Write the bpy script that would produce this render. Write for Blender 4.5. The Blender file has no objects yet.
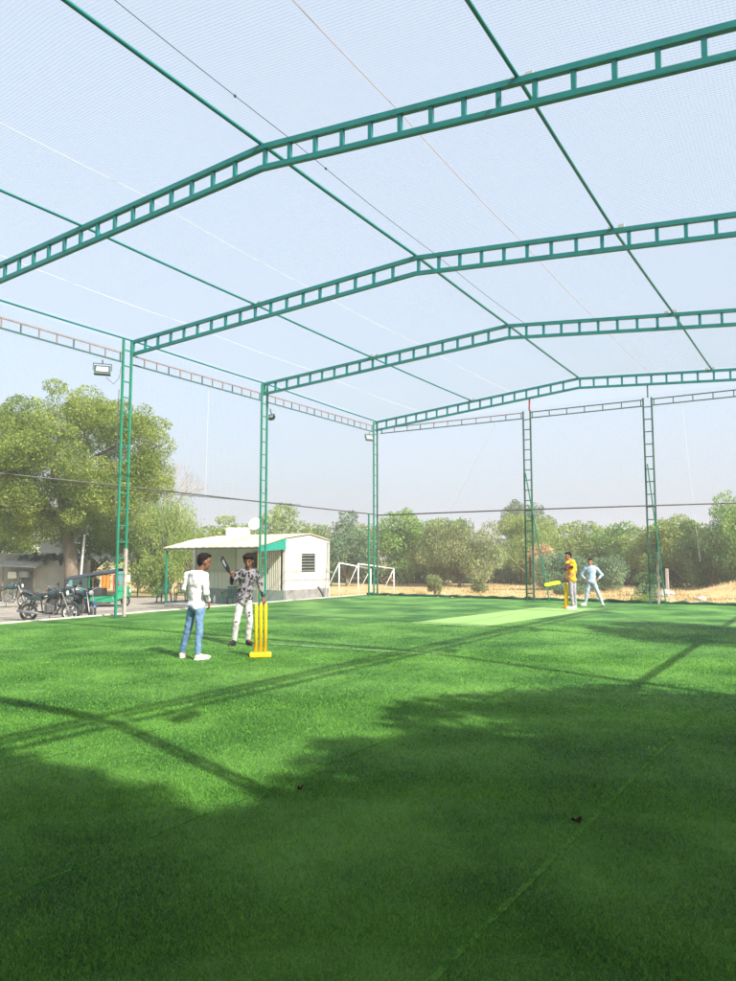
import bpy, bmesh, math, random
import numpy as np
from mathutils import Vector, Matrix, Euler
random.seed(7); RNG = np.random.default_rng(7)
C = bpy.context.scene.collection
V = Vector
R = math.radians
PI = math.pi

# ------------------------------------------------------------------ materials
def new_mat(name):
    m = bpy.data.materials.new(name); m.use_nodes = True
    nt = m.node_tree; nt.nodes.clear()
    out = nt.nodes.new('ShaderNodeOutputMaterial')
    return m, nt, out
def N(nt, t, **kw):
    n = nt.nodes.new(t)
    for k, v in kw.items():
        if k.startswith('i_'):
            n.inputs[k[2:].replace('_', ' ')].default_value = v
        else: setattr(n, k, v)
    return n
def ramp(nt, stops):
    r = nt.nodes.new('ShaderNodeValToRGB'); cr = r.color_ramp
    while len(cr.elements) < len(stops): cr.elements.new(0.5)
    for e, (p, c) in zip(cr.elements, stops):
        e.position = p; e.color = (c[0], c[1], c[2], 1)
    return r
def mat(name, c1, c2=None, scale=6, rough=0.6, metal=0, bump=0, bscale=None, detail=6, spots=None, spec=0.5, stretch=None):
    m, nt, out = new_mat(name); L = nt.links.new
    b = N(nt, 'ShaderNodeBsdfPrincipled', i_Roughness=rough, i_Metallic=metal)
    b.inputs['Specular IOR Level'].default_value = spec
    L(b.outputs[0], out.inputs[0])
    tc = N(nt, 'ShaderNodeTexCoord'); src = tc.outputs['Object']
    if stretch:
        mp = N(nt, 'ShaderNodeMapping'); mp.inputs['Scale'].default_value = stretch
        L(src, mp.inputs[0]); src = mp.outputs[0]
    n = N(nt, 'ShaderNodeTexNoise', i_Scale=scale, i_Detail=detail, i_Roughness=0.65); L(src, n.inputs['Vector'])
    r = ramp(nt, [(0.35, c1), (0.65, c2 or tuple(x*0.82 for x in c1))]); L(n.outputs['Fac'], r.inputs[0])
    col = r.outputs[0]
    if spots:   # (colour, scale, threshold)
        n2 = N(nt, 'ShaderNodeTexNoise', i_Scale=spots[1], i_Detail=5, i_Roughness=0.7); L(src, n2.inputs['Vector'])
        r2 = ramp(nt, [(spots[2], (0, 0, 0)), (spots[2]+0.05, (1, 1, 1))]); L(n2.outputs['Fac'], r2.inputs[0])
        mx = N(nt, 'ShaderNodeMix', data_type='RGBA'); L(r2.outputs[0], mx.inputs[0]); L(col, mx.inputs[6])
        mx.inputs[7].default_value = (*spots[0], 1); col = mx.outputs[2]
    L(col, b.inputs['Base Color'])
    if bump:
        n3 = N(nt, 'ShaderNodeTexNoise', i_Scale=bscale or scale*4, i_Detail=6); L(src, n3.inputs['Vector'])
        bp = N(nt, 'ShaderNodeBump', i_Strength=bump, i_Distance=0.02); L(n3.outputs['Fac'], bp.inputs['Height']); L(bp.outputs[0], b.inputs['Normal'])
    return m
def leaf_mat(name, c1, c2, c3, trans=0.35, nscale=0.6):
    m, nt, out = new_mat(name); L = nt.links.new
    geo = N(nt, 'ShaderNodeNewGeometry'); tc = N(nt, 'ShaderNodeTexCoord')
    n = N(nt, 'ShaderNodeTexNoise', i_Scale=nscale, i_Detail=3); L(tc.outputs['Object'], n.inputs['Vector'])
    mth = N(nt, 'ShaderNodeMath', operation='MULTIPLY_ADD'); L(geo.outputs['Random Per Island'], mth.inputs[0]); mth.inputs[1].default_value = 0.45
    L(n.outputs['Fac'], mth.inputs[2])
    r = ramp(nt, [(0.35, c1), (0.7, c2), (1.0, c3)]); L(mth.outputs[0], r.inputs[0])
    d = N(nt, 'ShaderNodeBsdfPrincipled', i_Roughness=0.55); d.inputs['Specular IOR Level'].default_value = 0.3
    t = N(nt, 'ShaderNodeBsdfTranslucent'); L(r.outputs[0], d.inputs['Base Color']); L(r.outputs[0], t.inputs[0])
    mx = N(nt, 'ShaderNodeMixShader'); mx.inputs[0].default_value = trans
    L(d.outputs[0], mx.inputs[1]); L(t.outputs[0], mx.inputs[2]); L(mx.outputs[0], out.inputs[0])
    return m
M = {}
M['truss'] = mat('green painted steel', (0.002, 0.175, 0.165), (0.002, 0.135, 0.13), 3, 0.45, spots=((0.10, 0.09, 0.07), 9, 0.68))
M['column'] = mat('column green paint', (0.01, 0.20, 0.115), (0.008, 0.15, 0.09), 3, 0.5, spots=((0.10, 0.08, 0.06), 8, 0.66))
M['dark_column'] = mat('dull dark green paint', (0.05, 0.12, 0.10), (0.035, 0.09, 0.075), 3, 0.55, spots=((0.16, 0.10, 0.08), 7, 0.62))
M['primer'] = mat('pinkish primer paint', (0.26, 0.21, 0.20), (0.18, 0.155, 0.15), 4, 0.7, spots=((0.06, 0.12, 0.11), 6, 0.6))
M['redpost'] = mat('red oxide paint', (0.32, 0.06, 0.05), (0.22, 0.04, 0.04), 5, 0.6)
M['beam_lower'] = mat('beam bluish green paint', (0.03, 0.13, 0.125), (0.05, 0.10, 0.10), 5, 0.55)
M['pipe'] = mat('grey pipe', (0.10, 0.095, 0.09), (0.06, 0.06, 0.055), 5, 0.5)
M['pale_concrete'] = mat('pale concrete', (0.42, 0.37, 0.32), (0.30, 0.27, 0.24), 9, 0.9, bump=0.4)
M['white_paint'] = mat('white paint', (0.78, 0.77, 0.74), (0.68, 0.68, 0.66), 3, 0.55)
M['hut_wall'] = mat('white plaster', (0.72, 0.69, 0.61), (0.62, 0.59, 0.52), 1.2, 0.85, bump=0.15, bscale=30, stretch=(1, 1, 0.35), spots=((0.48, 0.45, 0.38), 2.2, 0.64))
M['plinth'] = mat('grey cement plinth', (0.32, 0.31, 0.29), (0.20, 0.20, 0.19), 3, 0.9, bump=0.5, spots=((0.12, 0.11, 0.1), 4, 0.6))
M['hut_green_wall'] = mat('pale green planks', (0.52, 0.58, 0.43), (0.58, 0.60, 0.48), 2, 0.8, stretch=(6, 6, 0.3))
M['hut_dark_panel'] = mat('grey green panel', (0.33, 0.40, 0.26), (0.38, 0.44, 0.30), 2, 0.7)
M['hut_door'] = mat('cream corrugated sheet', (0.68, 0.67, 0.54), (0.56, 0.57, 0.46), 2, 0.6, stretch=(8, 8, 0.4))
M['hut_low'] = mat('grey green skirting', (0.24, 0.31, 0.26), (0.18, 0.25, 0.20), 3, 0.8)
M['hut_roof'] = mat('beige roof sheet', (0.62, 0.53, 0.40), (0.52, 0.45, 0.35), 1.5, 0.7, bump=0.2, spots=((0.36, 0.30, 0.23), 3, 0.66))
M['fascia'] = mat('teal fascia', (0.01, 0.30, 0.22), (0.01, 0.25, 0.19), 3, 0.5)
M['timber'] = mat('yellow timber', (0.50, 0.36, 0.16), (0.38, 0.26, 0.12), 6, 0.7, stretch=(1, 1, 0.2))
M['louvre'] = mat('dark window louvre', (0.02, 0.04, 0.04), (0.03, 0.06, 0.055), 6, 0.35)
M['glass_dark'] = mat('dark glass', (0.015, 0.02, 0.02), None, 3, 0.12)
M['black'] = mat('black plastic', (0.010, 0.011, 0.012), (0.018, 0.019, 0.02), 8, 0.5, spec=0.25)
M['rubber'] = mat('tyre rubber', (0.02, 0.02, 0.02), (0.035, 0.033, 0.03), 14, 0.85)
M['steel'] = mat('bare steel', (0.45, 0.45, 0.45), (0.32, 0.32, 0.33), 10, 0.35, metal=0.8)
M['engine'] = mat('engine alloy', (0.22, 0.22, 0.21), (0.10, 0.10, 0.10), 14, 0.5, metal=0.5)
M['alloy_white'] = mat('pale alloy', (0.70, 0.70, 0.68), (0.6, 0.6, 0.58), 6, 0.4)
M['tank_dark'] = mat('dark tank paint', (0.02, 0.045, 0.05), (0.03, 0.055, 0.06), 6, 0.25)
M['blue'] = mat('blue body paint', (0.015, 0.06, 0.14), (0.015, 0.045, 0.10), 4, 0.35)
M['seat'] = mat('black vinyl seat', (0.022, 0.025, 0.027), (0.035, 0.037, 0.04), 9, 0.6)
M['rick_green'] = mat('bright green body paint', (0.01, 0.27, 0.13), (0.01, 0.20, 0.10), 3, 0.45, spots=((0.1, 0.12, 0.08), 5, 0.68))
M['canvas'] = mat('dark blue grey canvas', (0.03, 0.038, 0.06), (0.02, 0.026, 0.04), 6, 0.85)
M['lens'] = mat('lamp glass', (0.62, 0.72, 0.68), (0.55, 0.64, 0.6), 5, 0.15)
M['lamp_body'] = mat('dark lamp housing', (0.03, 0.06, 0.055), (0.04, 0.075, 0.07), 5, 0.4)
M['cyan_sheet'] = mat('faded cyan sheet', (0.12, 0.25, 0.26), (0.07, 0.17, 0.18), 5, 0.5)
M['cloth_orange'] = mat('orange cloth', (0.48, 0.20, 0.03), (0.38, 0.14, 0.02), 6, 0.9)
M['cloth_red'] = mat('red cloth', (0.55, 0.06, 0.05), (0.42, 0.03, 0.04), 6, 0.9)
M['mud'] = mat('grey green mud wall', (0.29, 0.29, 0.23), (0.21, 0.22, 0.18), 1.5, 0.95, bump=0.5, bscale=8, spots=((0.36, 0.34, 0.28), 1.6, 0.6))
M['mud_pale'] = mat('pale render', (0.36, 0.36, 0.30), (0.28, 0.29, 0.24), 1.5, 0.95, bump=0.4, bscale=10)
M['tarp'] = mat('dark tarpaulin', (0.05, 0.065, 0.06), (0.11, 0.12, 0.11), 3, 0.7, bump=0.6, bscale=5)
M['tin'] = mat('weathered tin', (0.36, 0.38, 0.37), (0.24, 0.26, 0.25), 3, 0.5, spots=((0.22, 0.13, 0.08), 4, 0.66))
M['tank_grey'] = mat('pale grey tank', (0.50, 0.54, 0.56), (0.42, 0.46, 0.48), 3, 0.6)
M['chair_green'] = mat('dark green plastic', (0.01, 0.09, 0.075), (0.012, 0.07, 0.06), 5, 0.4)
M['bark'] = mat('grey brown bark', (0.20, 0.16, 0.12), (0.11, 0.09, 0.065), 5, 0.95, bump=0.8, bscale=18, stretch=(1, 1, 0.3))
M['twig'] = mat('pale dry twig', (0.36, 0.30, 0.25), (0.26, 0.21, 0.17), 5, 0.9)
M['stump_yellow'] = mat('yellow plastic', (0.90, 0.58, 0.005), (0.86, 0.53, 0.004), 4, 0.4)
M['ball'] = mat('fluorescent yellow ball', (0.72, 0.85, 0.03), (0.65, 0.78, 0.03), 30, 0.9)
M['lime'] = mat('lime green plastic', (0.66, 0.86, 0.01), (0.6, 0.8, 0.01), 4, 0.4)
M['kerb'] = mat('pale cement kerb', (0.55, 0.52, 0.47), (0.40, 0.38, 0.34), 4, 0.9, bump=0.4)
M['border'] = mat('dark green net border', (0.012, 0.085, 0.045), (0.02, 0.06, 0.04), 12, 0.9, bump=0.8, bscale=25)
M['rock'] = mat('grey rock', (0.42, 0.40, 0.38), (0.30, 0.28, 0.26), 5, 0.9, bump=0.5)
M['soil'] = mat('tan soil bank', (0.42, 0.32, 0.20), (0.33, 0.25, 0.155), 1.2, 0.95, bump=0.6, bscale=8)
M['cable'] = mat('black cable', (0.03, 0.03, 0.03), (0.05, 0.05, 0.05), 8, 0.6)
M['cord_white'] = mat('white cord', (0.75, 0.72, 0.70), (0.66, 0.64, 0.62), 8, 0.8)
M['cord_pink'] = mat('pinkish cord', (0.58, 0.44, 0.42), (0.5, 0.38, 0.38), 8, 0.8)
M['net_white'] = mat('pale net twine', (0.36, 0.42, 0.47), (0.30, 0.36, 0.42), 8, 0.8)
M['net_side'] = mat('green net twine', (0.05, 0.13, 0.10), (0.04, 0.10, 0.08), 8, 0.8)
M['net_dense'] = mat('deep green net cladding', (0.01, 0.14, 0.08), (0.01, 0.10, 0.06), 8, 0.8)
# people
M['skin_dark'] = mat('brown skin', (0.17, 0.075, 0.042), (0.13, 0.058, 0.034), 9, 0.5)
M['skin_mid'] = mat('warm brown skin', (0.30, 0.145, 0.085), (0.25, 0.12, 0.07), 9, 0.5)
M['hair'] = mat('black hair', (0.006, 0.005, 0.005), (0.012, 0.010, 0.009), 60, 0.6, spec=0.12, bump=0.6, bscale=120)
M['eye'] = mat('eye', (0.03, 0.02, 0.015), None, 3, 0.2)
M['lips'] = mat('lips', (0.22, 0.08, 0.06), None, 3, 0.5)
M['sweater'] = mat('white knit', (0.66, 0.65, 0.655), (0.58, 0.575, 0.59), 8, 0.9, bump=0.25, bscale=14)
M['jeans_blue'] = mat('washed blue denim', (0.075, 0.16, 0.29), (0.14, 0.25, 0.40), 5, 0.85, bump=0.3, bscale=20)
M['jeans_white'] = mat('whitish ripped denim', (0.52, 0.50, 0.50), (0.42, 0.41, 0.415), 6, 0.85, bump=0.3, bscale=20)
M['shirt_pattern'] = None
M['shoe_cream'] = mat('cream shoe', (0.68, 0.58, 0.42), (0.6, 0.5, 0.36), 10, 0.6)
M['shoe_black'] = mat('black shoe', (0.012, 0.012, 0.012), (0.02, 0.02, 0.02), 10, 0.6, spec=0.2)
M['leaf_fallen'] = mat('dark dry leaf', (0.02, 0.012, 0.008), (0.035, 0.02, 0.012), 10, 0.9, spec=0.05)
M['shoe_white'] = mat('white shoe', (0.75, 0.74, 0.74), (0.68, 0.67, 0.68), 10, 0.6)
M['vest_orange'] = mat('amber shirt', (0.82, 0.40, 0.01), (0.74, 0.34, 0.01), 7, 0.85, bump=0.2)
M['maroon'] = mat('dark maroon sleeve', (0.05, 0.012, 0.015), (0.07, 0.02, 0.02), 7, 0.85)
M['trouser_grey'] = mat('light grey trousers', (0.30, 0.29, 0.33), (0.24, 0.23, 0.27), 6, 0.85, bump=0.2)
M['pale_blue'] = mat('pale blue cotton', (0.38, 0.48, 0.61), (0.30, 0.40, 0.54), 6, 0.85, bump=0.25)
M['pale_blue_trouser'] = mat('pale blue grey trousers', (0.34, 0.41, 0.51), (0.28, 0.35, 0.45), 6, 0.85, bump=0.2)
def pattern_mat():
    m, nt, out = new_mat('black and white leafy print'); L = nt.links.new
    b = N(nt, 'ShaderNodeBsdfPrincipled', i_Roughness=0.85); tc = N(nt, 'ShaderNodeTexCoord')
    n = N(nt, 'ShaderNodeTexNoise', i_Scale=9, i_Detail=2); L(tc.outputs['Object'], n.inputs['Vector'])
    v = N(nt, 'ShaderNodeTexVoronoi', i_Scale=21); mx = N(nt, 'ShaderNodeMix', data_type='RGBA'); mx.inputs[0].default_value = 0.10
    L(tc.outputs['Object'], mx.inputs[6]); L(n.outputs['Color'], mx.inputs[7]); L(mx.outputs[2], v.inputs['Vector'])
    r = ramp(nt, [(0.42, (0.008, 0.008, 0.010)), (0.54, (0.17, 0.165, 0.185))]); L(v.outputs['Distance'], r.inputs[0])
    L(r.outputs[0], b.inputs['Base Color']); L(b.outputs[0], out.inputs[0]); return m
M['shirt_pattern'] = pattern_mat()
# foliage
M['leaf_neem'] = leaf_mat('yellow green neem leaves', (0.055, 0.105, 0.02), (0.20, 0.28, 0.05), (0.40, 0.46, 0.11), 0.42, 0.5)
M['leaf_weep'] = leaf_mat('fresh willowy leaves', (0.07, 0.13, 0.03), (0.21, 0.31, 0.07), (0.37, 0.43, 0.13), 0.42, 0.5)
M['leaf_mid'] = leaf_mat('mid green leaves', (0.04, 0.11, 0.025), (0.15, 0.29, 0.06), (0.30, 0.44, 0.11), 0.42, 0.5)
M['leaf_dark'] = leaf_mat('dark green leaves', (0.02, 0.06, 0.022), (0.075, 0.16, 0.055), (0.17, 0.26, 0.09), 0.42, 0.5)
M['leaf_grey'] = leaf_mat('grey olive leaves', (0.05, 0.08, 0.03), (0.165, 0.215, 0.075), (0.31, 0.35, 0.15), 0.25, 0.5)
M['leaf_blue'] = leaf_mat('feathery blue green leaves', (0.03, 0.08, 0.045), (0.11, 0.20, 0.10), (0.24, 0.34, 0.18), 0.25, 0.7)
M['leaf_dry'] = leaf_mat('russet dry leaves', (0.246, 0.148, 0.074), (0.500, 0.300, 0.151), (0.500, 0.471, 0.246), 0.25, 0.7)

# ------------------------------------------------------------------ mesh builder
class MB:
    def __init__(s): s.v = []; s.f = []; s.mi = []; s.cur = 0
    def add(s, vs, fs):
        o = len(s.v); s.v += [tuple(v) for v in vs]; s.f += [tuple(i+o for i in f) for f in fs]; s.mi += [s.cur]*len(fs)
    def box(s, c, size, rot=None, taper=1.0):
        x, y, z = (q/2 for q in size); vs = []
        for dz in (-1, 1):
            k = taper if dz > 0 else 1
            for dx, dy in ((-1, -1), (1, -1), (1, 1), (-1, 1)): vs.append(V((dx*x*k, dy*y*k, dz*z)))
        if rot is not None:
            m = rot if isinstance(rot, Matrix) else Matrix.Rotation(rot, 3, 'Z'); vs = [m @ v for v in vs]
        s.add([v+V(c) for v in vs], [(3, 2, 1, 0), (4, 5, 6, 7), (0, 1, 5, 4), (1, 2, 6, 5), (2, 3, 7, 6), (3, 0, 4, 7)]); return s
    def bar(s, p, q, w, h=None, up=(0, 0, 1)):
        p, q = V(p), V(q); h = h or w; d = (q-p).normalized(); u = V(up)
        if abs(d.dot(u)) > 0.98: u = V((0, 1, 0))
        r = d.cross(u).normalized(); u = r.cross(d)
        vs = [a+r*(i*w/2)+u*(j*h/2) for a in (p, q) for i, j in ((-1, -1), (1, -1), (1, 1), (-1, 1))]
        s.add(vs, [(3, 2, 1, 0), (4, 5, 6, 7), (0, 1, 5, 4), (1, 2, 6, 5), (2, 3, 7, 6), (3, 0, 4, 7)]); return s
    def tube(s, pts, r, n=8, closed=False, caps=True):
        pts = [V(p) for p in pts]; rs = r if isinstance(r, (list, tuple)) else [r]*len(pts)
        m = len(pts); rings = []; prev = None
        for i, p in enumerate(pts):
            a = pts[(i-1) % m] if (closed or i > 0) else pts[i]; b = pts[(i+1) % m] if (closed or i < m-1) else pts[i]
            d = (b-a).normalized()
            if prev is None:
                u = V((0, 0, 1)) if abs(d.z) < 0.9 else V((1, 0, 0)); u = (u-d*u.dot(d)).normalized()
            else: u = (prev-d*prev.dot(d)).normalized()
            prev = u; w = d.cross(u)
            rings.append([p+(u*math.cos(2*PI*k/n)+w*math.sin(2*PI*k/n))*rs[i] for k in range(n)])
        vs = [v for r_ in rings for v in r_]; fs = []
        for i in range(m if closed else m-1):
            j = (i+1) % m
            for k in range(n): fs.append((i*n+k, i*n+(k+1) % n, j*n+(k+1) % n, j*n+k))
        if caps and not closed: fs += [tuple(range(n-1, -1, -1)), tuple(range((m-1)*n, m*n))]
        s.add(vs, fs); return s
    def ell(s, c, r, rot=None, n=16, m=10):
        vs = []; fs = []
        for i in range(m+1):
            t = PI*i/m
            for k in range(n):
                a = 2*PI*k/n; v = V((r[0]*math.sin(t)*math.cos(a), r[1]*math.sin(t)*math.sin(a), r[2]*math.cos(t)))
                if rot is not None: v = rot @ v
                vs.append(v+V(c))
        for i in range(m):
            for k in range(n): fs.append((i*n+k, (i+1)*n+k, (i+1)*n+(k+1) % n, i*n+(k+1) % n))
        s.add(vs, fs); return s
    def prism(s, pts, d):      # polygon (3d points) extruded by vector d
        n = len(pts); d = V(d); vs = [V(p) for p in pts]+[V(p)+d for p in pts]
        s.add(vs, [tuple(range(n-1, -1, -1)), tuple(range(n, 2*n))]+[(i, (i+1) % n, n+(i+1) % n, n+i) for i in range(n)]); return s
    def cyl(s, p, q, r, n=16): return s.tube([p, q], r, n)
    def mesh(s, name):
        me = bpy.data.meshes.new(name); me.from_pydata(s.v, [], s.f); me.polygons.foreach_set('material_index', s.mi)
        return me
    def build(s, name, m, parent=None, smooth=False, bevel=0, origin=None):
        me = s.mesh(name)
        bm = bmesh.new(); bm.from_mesh(me); bmesh.ops.remove_doubles(bm, verts=bm.verts, dist=1e-6); bmesh.ops.recalc_face_normals(bm, faces=bm.faces); bm.to_mesh(me); bm.free()
        if origin is not None: me.transform(Matrix.Translation(-V(origin)))
        o = mobj(name, me, m, parent, smooth)
        if origin is not None: o.location = origin
        if bevel:
            b = o.modifiers.new('bevel', 'BEVEL'); b.width = bevel; b.segments = 2; b.limit_method = 'ANGLE'; b.angle_limit = R(40)
        return o
def mobj(name, me, m, parent=None, smooth=False):
    for x in (m if isinstance(m, (list, tuple)) else [m]): me.materials.append(x)
    if smooth: me.polygons.foreach_set('use_smooth', [True]*len(me.polygons))
    o = bpy.data.objects.new(name, me); C.objects.link(o)
    if parent is not None: o.parent = parent
    return o
def tag(o, label=None, cat=None, group=None, kind=None):
    if label: o['label'] = label
    if cat: o['category'] = cat
    if group: o['group'] = group
    if kind: o['kind'] = kind
    return o
def thing(name, label, cat, loc=(0, 0, 0), rz=0, group=None):
    o = bpy.data.objects.new(name, None); C.objects.link(o); o.location = loc; o.rotation_euler = (0, 0, rz)
    return tag(o, label, cat, group)
def copy_tree(o, parent=None):
    c = o.copy(); C.objects.link(c)
    if parent is not None: c.parent = parent
    for ch in [k for k in bpy.data.objects if k.parent == o]: copy_tree(ch, c)
    return c
def fastmesh(name, verts, faces_n, idx):
    """numpy mesh: verts (n,3), all faces with faces_n corners, idx flat"""
    me = bpy.data.meshes.new(name); nf = len(idx)//faces_n
    me.vertices.add(len(verts)); me.vertices.foreach_set('co', np.asarray(verts, np.float32).ravel())
    me.loops.add(len(idx)); me.loops.foreach_set('vertex_index', np.asarray(idx, np.int32))
    me.polygons.add(nf); me.polygons.foreach_set('loop_start', np.arange(0, nf*faces_n, faces_n, dtype=np.int32))
    try: me.polygons.foreach_set('loop_total', np.full(nf, faces_n, np.int32))
    except Exception: pass
    me.update(calc_edges=True); return me

# ------------------------------------------------------------------ camera, sun, sky
YAW, PITCH, ROLL, F = -0.55542, 0.09193, -0.00064, 736.33
fw = V((math.sin(YAW)*math.cos(PITCH), math.cos(YAW)*math.cos(PITCH), math.sin(PITCH)))
rt = V((math.cos(YAW), -math.sin(YAW), 0)); up = rt.cross(fw)
r2 = rt*math.cos(ROLL)+up*math.sin(ROLL); u2 = up*math.cos(ROLL)-rt*math.sin(ROLL)
cam = bpy.data.cameras.new('camera'); co = bpy.data.objects.new('camera', cam); C.objects.link(co)
mm = Matrix((r2, u2, -fw)).transposed().to_4x4(); mm.translation = V((15.43993, -25.59228, 1.5)); co.matrix_world = mm
cam.sensor_fit = 'HORIZONTAL'; cam.sensor_width = 36; cam.lens = F*36/736; cam.clip_start = 0.05; cam.clip_end = 5000
sc = bpy.context.scene; sc.camera = co
sun_from = V((1.08, -0.37, 1.0)).normalized()
sl = bpy.data.lights.new('sun', 'SUN'); sl.energy = 5.0; sl.angle = R(0.6); sl.color = (1.0, 0.94, 0.85)
so = bpy.data.objects.new('sun', sl); C.objects.link(so); so.rotation_euler = sun_from.to_track_quat('Z', 'Y').to_euler(); so.location = (30, -20, 30)
w = bpy.data.worlds.new('World'); sc.world = w; w.use_nodes = True; nt = w.node_tree; nt.nodes.clear()
wo = nt.nodes.new('ShaderNodeOutputWorld'); bg = nt.nodes.new('ShaderNodeBackground'); sk = nt.nodes.new('ShaderNodeTexSky')
sk.sky_type = 'NISHITA'; sk.sun_disc = False; sk.sun_elevation = math.asin(sun_from.z); sk.sun_rotation = math.atan2(sun_from.x, sun_from.y)
sk.air_density = 1.0; sk.dust_density = 8; sk.ozone_density = 1.0; sk.altitude = 50
bg.inputs[1].default_value = 0.15
hz = nt.nodes.new('ShaderNodeMix'); hz.data_type = 'RGBA'; hz.inputs[0].default_value = 0.6; hz.inputs[7].default_value = (3.2, 3.62, 4.12, 1)   # thin milky overcast over the blue
nt.links.new(sk.outputs[0], hz.inputs[6]); nt.links.new(hz.outputs[2], bg.inputs[0]); nt.links.new(bg.outputs[0], wo.inputs[0])
vs_ = sc.view_settings; vs_.view_transform = 'Standard'; vs_.look = 'None'; vs_.gamma = 1; vs_.exposure = 1.0
try: vs_.use_curve_mapping = False
except Exception: pass

# ------------------------------------------------------------------ ground
XR = 17.0
def turf_material(name, base_a, base_b, blades=False, gap=None):
    m, nt, out = new_mat(name); L = nt.links.new
    b = N(nt, 'ShaderNodeBsdfPrincipled', i_Roughness=0.5); b.inputs['Specular IOR Level'].default_value = 0.12
    tc = N(nt, 'ShaderNodeTexCoord')
    n1 = N(nt, 'ShaderNodeTexNoise', i_Scale=0.7, i_Detail=5, i_Roughness=0.6); L(tc.outputs['Object'], n1.inputs['Vector'])
    n2 = N(nt, 'ShaderNodeTexNoise', i_Scale=75, i_Detail=5, i_Roughness=0.75); L(tc.outputs['Object'], n2.inputs['Vector'])
    ad = N(nt, 'ShaderNodeMath', operation='MULTIPLY_ADD'); L(n2.outputs['Fac'], ad.inputs[0]); ad.inputs[1].default_value = 1.0; L(n1.outputs['Fac'], ad.inputs[2])
    if blades:
        geo = N(nt, 'ShaderNodeNewGeometry'); ad.inputs[1].default_value = 0.3
        a2 = N(nt, 'ShaderNodeMath', operation='MULTIPLY_ADD'); L(geo.outputs['Random Per Island'], a2.inputs[0]); a2.inputs[1].default_value = 0.9; L(ad.outputs[0], a2.inputs[2])
        ad = a2
    r = ramp(nt, [(0.36, base_a), (0.84, base_b)]) if blades or not gap else ramp(nt, [(0.42, gap), (0.56, base_a), (0.78, base_b)])
    sc_ = N(nt, 'ShaderNodeMath', operation='MULTIPLY'); L(ad.outputs[0], sc_.inputs[0]); sc_.inputs[1].default_value = 0.62
    L(sc_.outputs[0], r.inputs[0]); L(r.outputs[0], b.inputs['Base Color'])
    if not blades:
        bp = N(nt, 'ShaderNodeBump', i_Strength=1.0, i_Distance=0.025); n3 = N(nt, 'ShaderNodeTexNoise', i_Scale=110, i_Detail=4, i_Roughness=0.8)
        L(tc.outputs['Object'], n3.inputs['Vector']); L(n3.outputs['Fac'], bp.inputs['Height']); L(bp.outputs[0], b.inputs['Normal'])
        L(b.outputs[0], out.inputs[0])
    else:
        t = N(nt, 'ShaderNodeBsdfTranslucent'); L(r.outputs[0], t.inputs[0]); mx = N(nt, 'ShaderNodeMixShader'); mx.inputs[0].default_value = 0.25
        L(b.outputs[0], mx.inputs[1]); L(t.outputs[0], mx.inputs[2]); L(mx.outputs[0], out.inputs[0])
    return m
M['turf'] = turf_material('artificial turf', (0.03, 0.13, 0.02), (0.19, 0.39, 0.085), gap=(0.003, 0.022, 0.005))
M['blades'] = turf_material('turf blades', (0.002, 0.038, 0.009), (0.155, 0.38, 0.055), True)
M['pitch'] = turf_material('pale pitch turf', (0.23, 0.43, 0.12), (0.34, 0.54, 0.18))
def turf_z(x, y): return 0
g = MB(); g.box((8.3, -14.0, -0.25), (18.2, 28.9, 0.5)); g.build('artificial_turf', M['turf']); tag(bpy.data.objects['artificial_turf'], kind='structure')
g = MB(); g.add([(7.1, -10.3, 0.004), (8.95, -10.3, 0.004), (9.75, -3.1, 0.004), (7.9, -3.1, 0.004)], [(0, 1, 2, 3)])
tag(g.build('pitch_strip', M['pitch']), kind='structure')
# seams and lines of the turf, lying 4 mm above
def strip(name, p, q, wd, m, z=0.004):
    p, q = V((*p, z)), V((*q, z)); d = (q-p).normalized(); n = V((-d.y, d.x, 0))*wd/2
    b = MB(); k = 24; vs = []
    for i in range(k+1):
        c = p.lerp(q, i/k); j = wd*0.12*random.uniform(-1, 1); vs += [c-n*(1+j), c+n*(1-j)]
    b.add(vs, [(2*i, 2*i+1, 2*i+3, 2*i+2) for i in range(k)])
    return tag(b.build(name, m), kind='structure')
M['seam_light'] = mat('worn pale seam', (0.09, 0.19, 0.03), (0.05, 0.13, 0.02), 40, 0.9, spec=0.1, spots=((0.02, 0.09, 0.012), 14, 0.5))
M['seam_dark'] = mat('dark seam', (0.015, 0.08, 0.012), (0.04, 0.14, 0.02), 8, 0.9, spec=0.1, spots=((0.04, 0.16, 0.02), 9, 0.5))
M['line_white'] = mat('faded white line', (0.36, 0.48, 0.30), (0.20, 0.38, 0.15), 7, 0.9, spots=((0.10, 0.28, 0.05), 9, 0.5))
strip('turf_seam', (14.12, -25), (14.4, -14), 0.03, M['seam_light'])
strip('turf_seam', (10.3, -26), (10.42, -16), 0.02, M['seam_light'])
strip('turf_seam', (12.25, -26), (12.3, -12), 0.018, M['seam_dark'])
strip('turf_seam', (8.2, -28), (8.2, -1), 0.02, M['seam_dark'])
strip('turf_seam', (4.2, -28), (4.2, -1), 0.02, M['seam_dark'])
strip('crease_line', (7.0, -15.33), (10.3, -15.08), 0.05, M['line_white'], 0.008)
strip('crease_line', (8.22, -14.72), (8.42, -14.74), 0.06, M['line_white'], 0.012)

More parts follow.
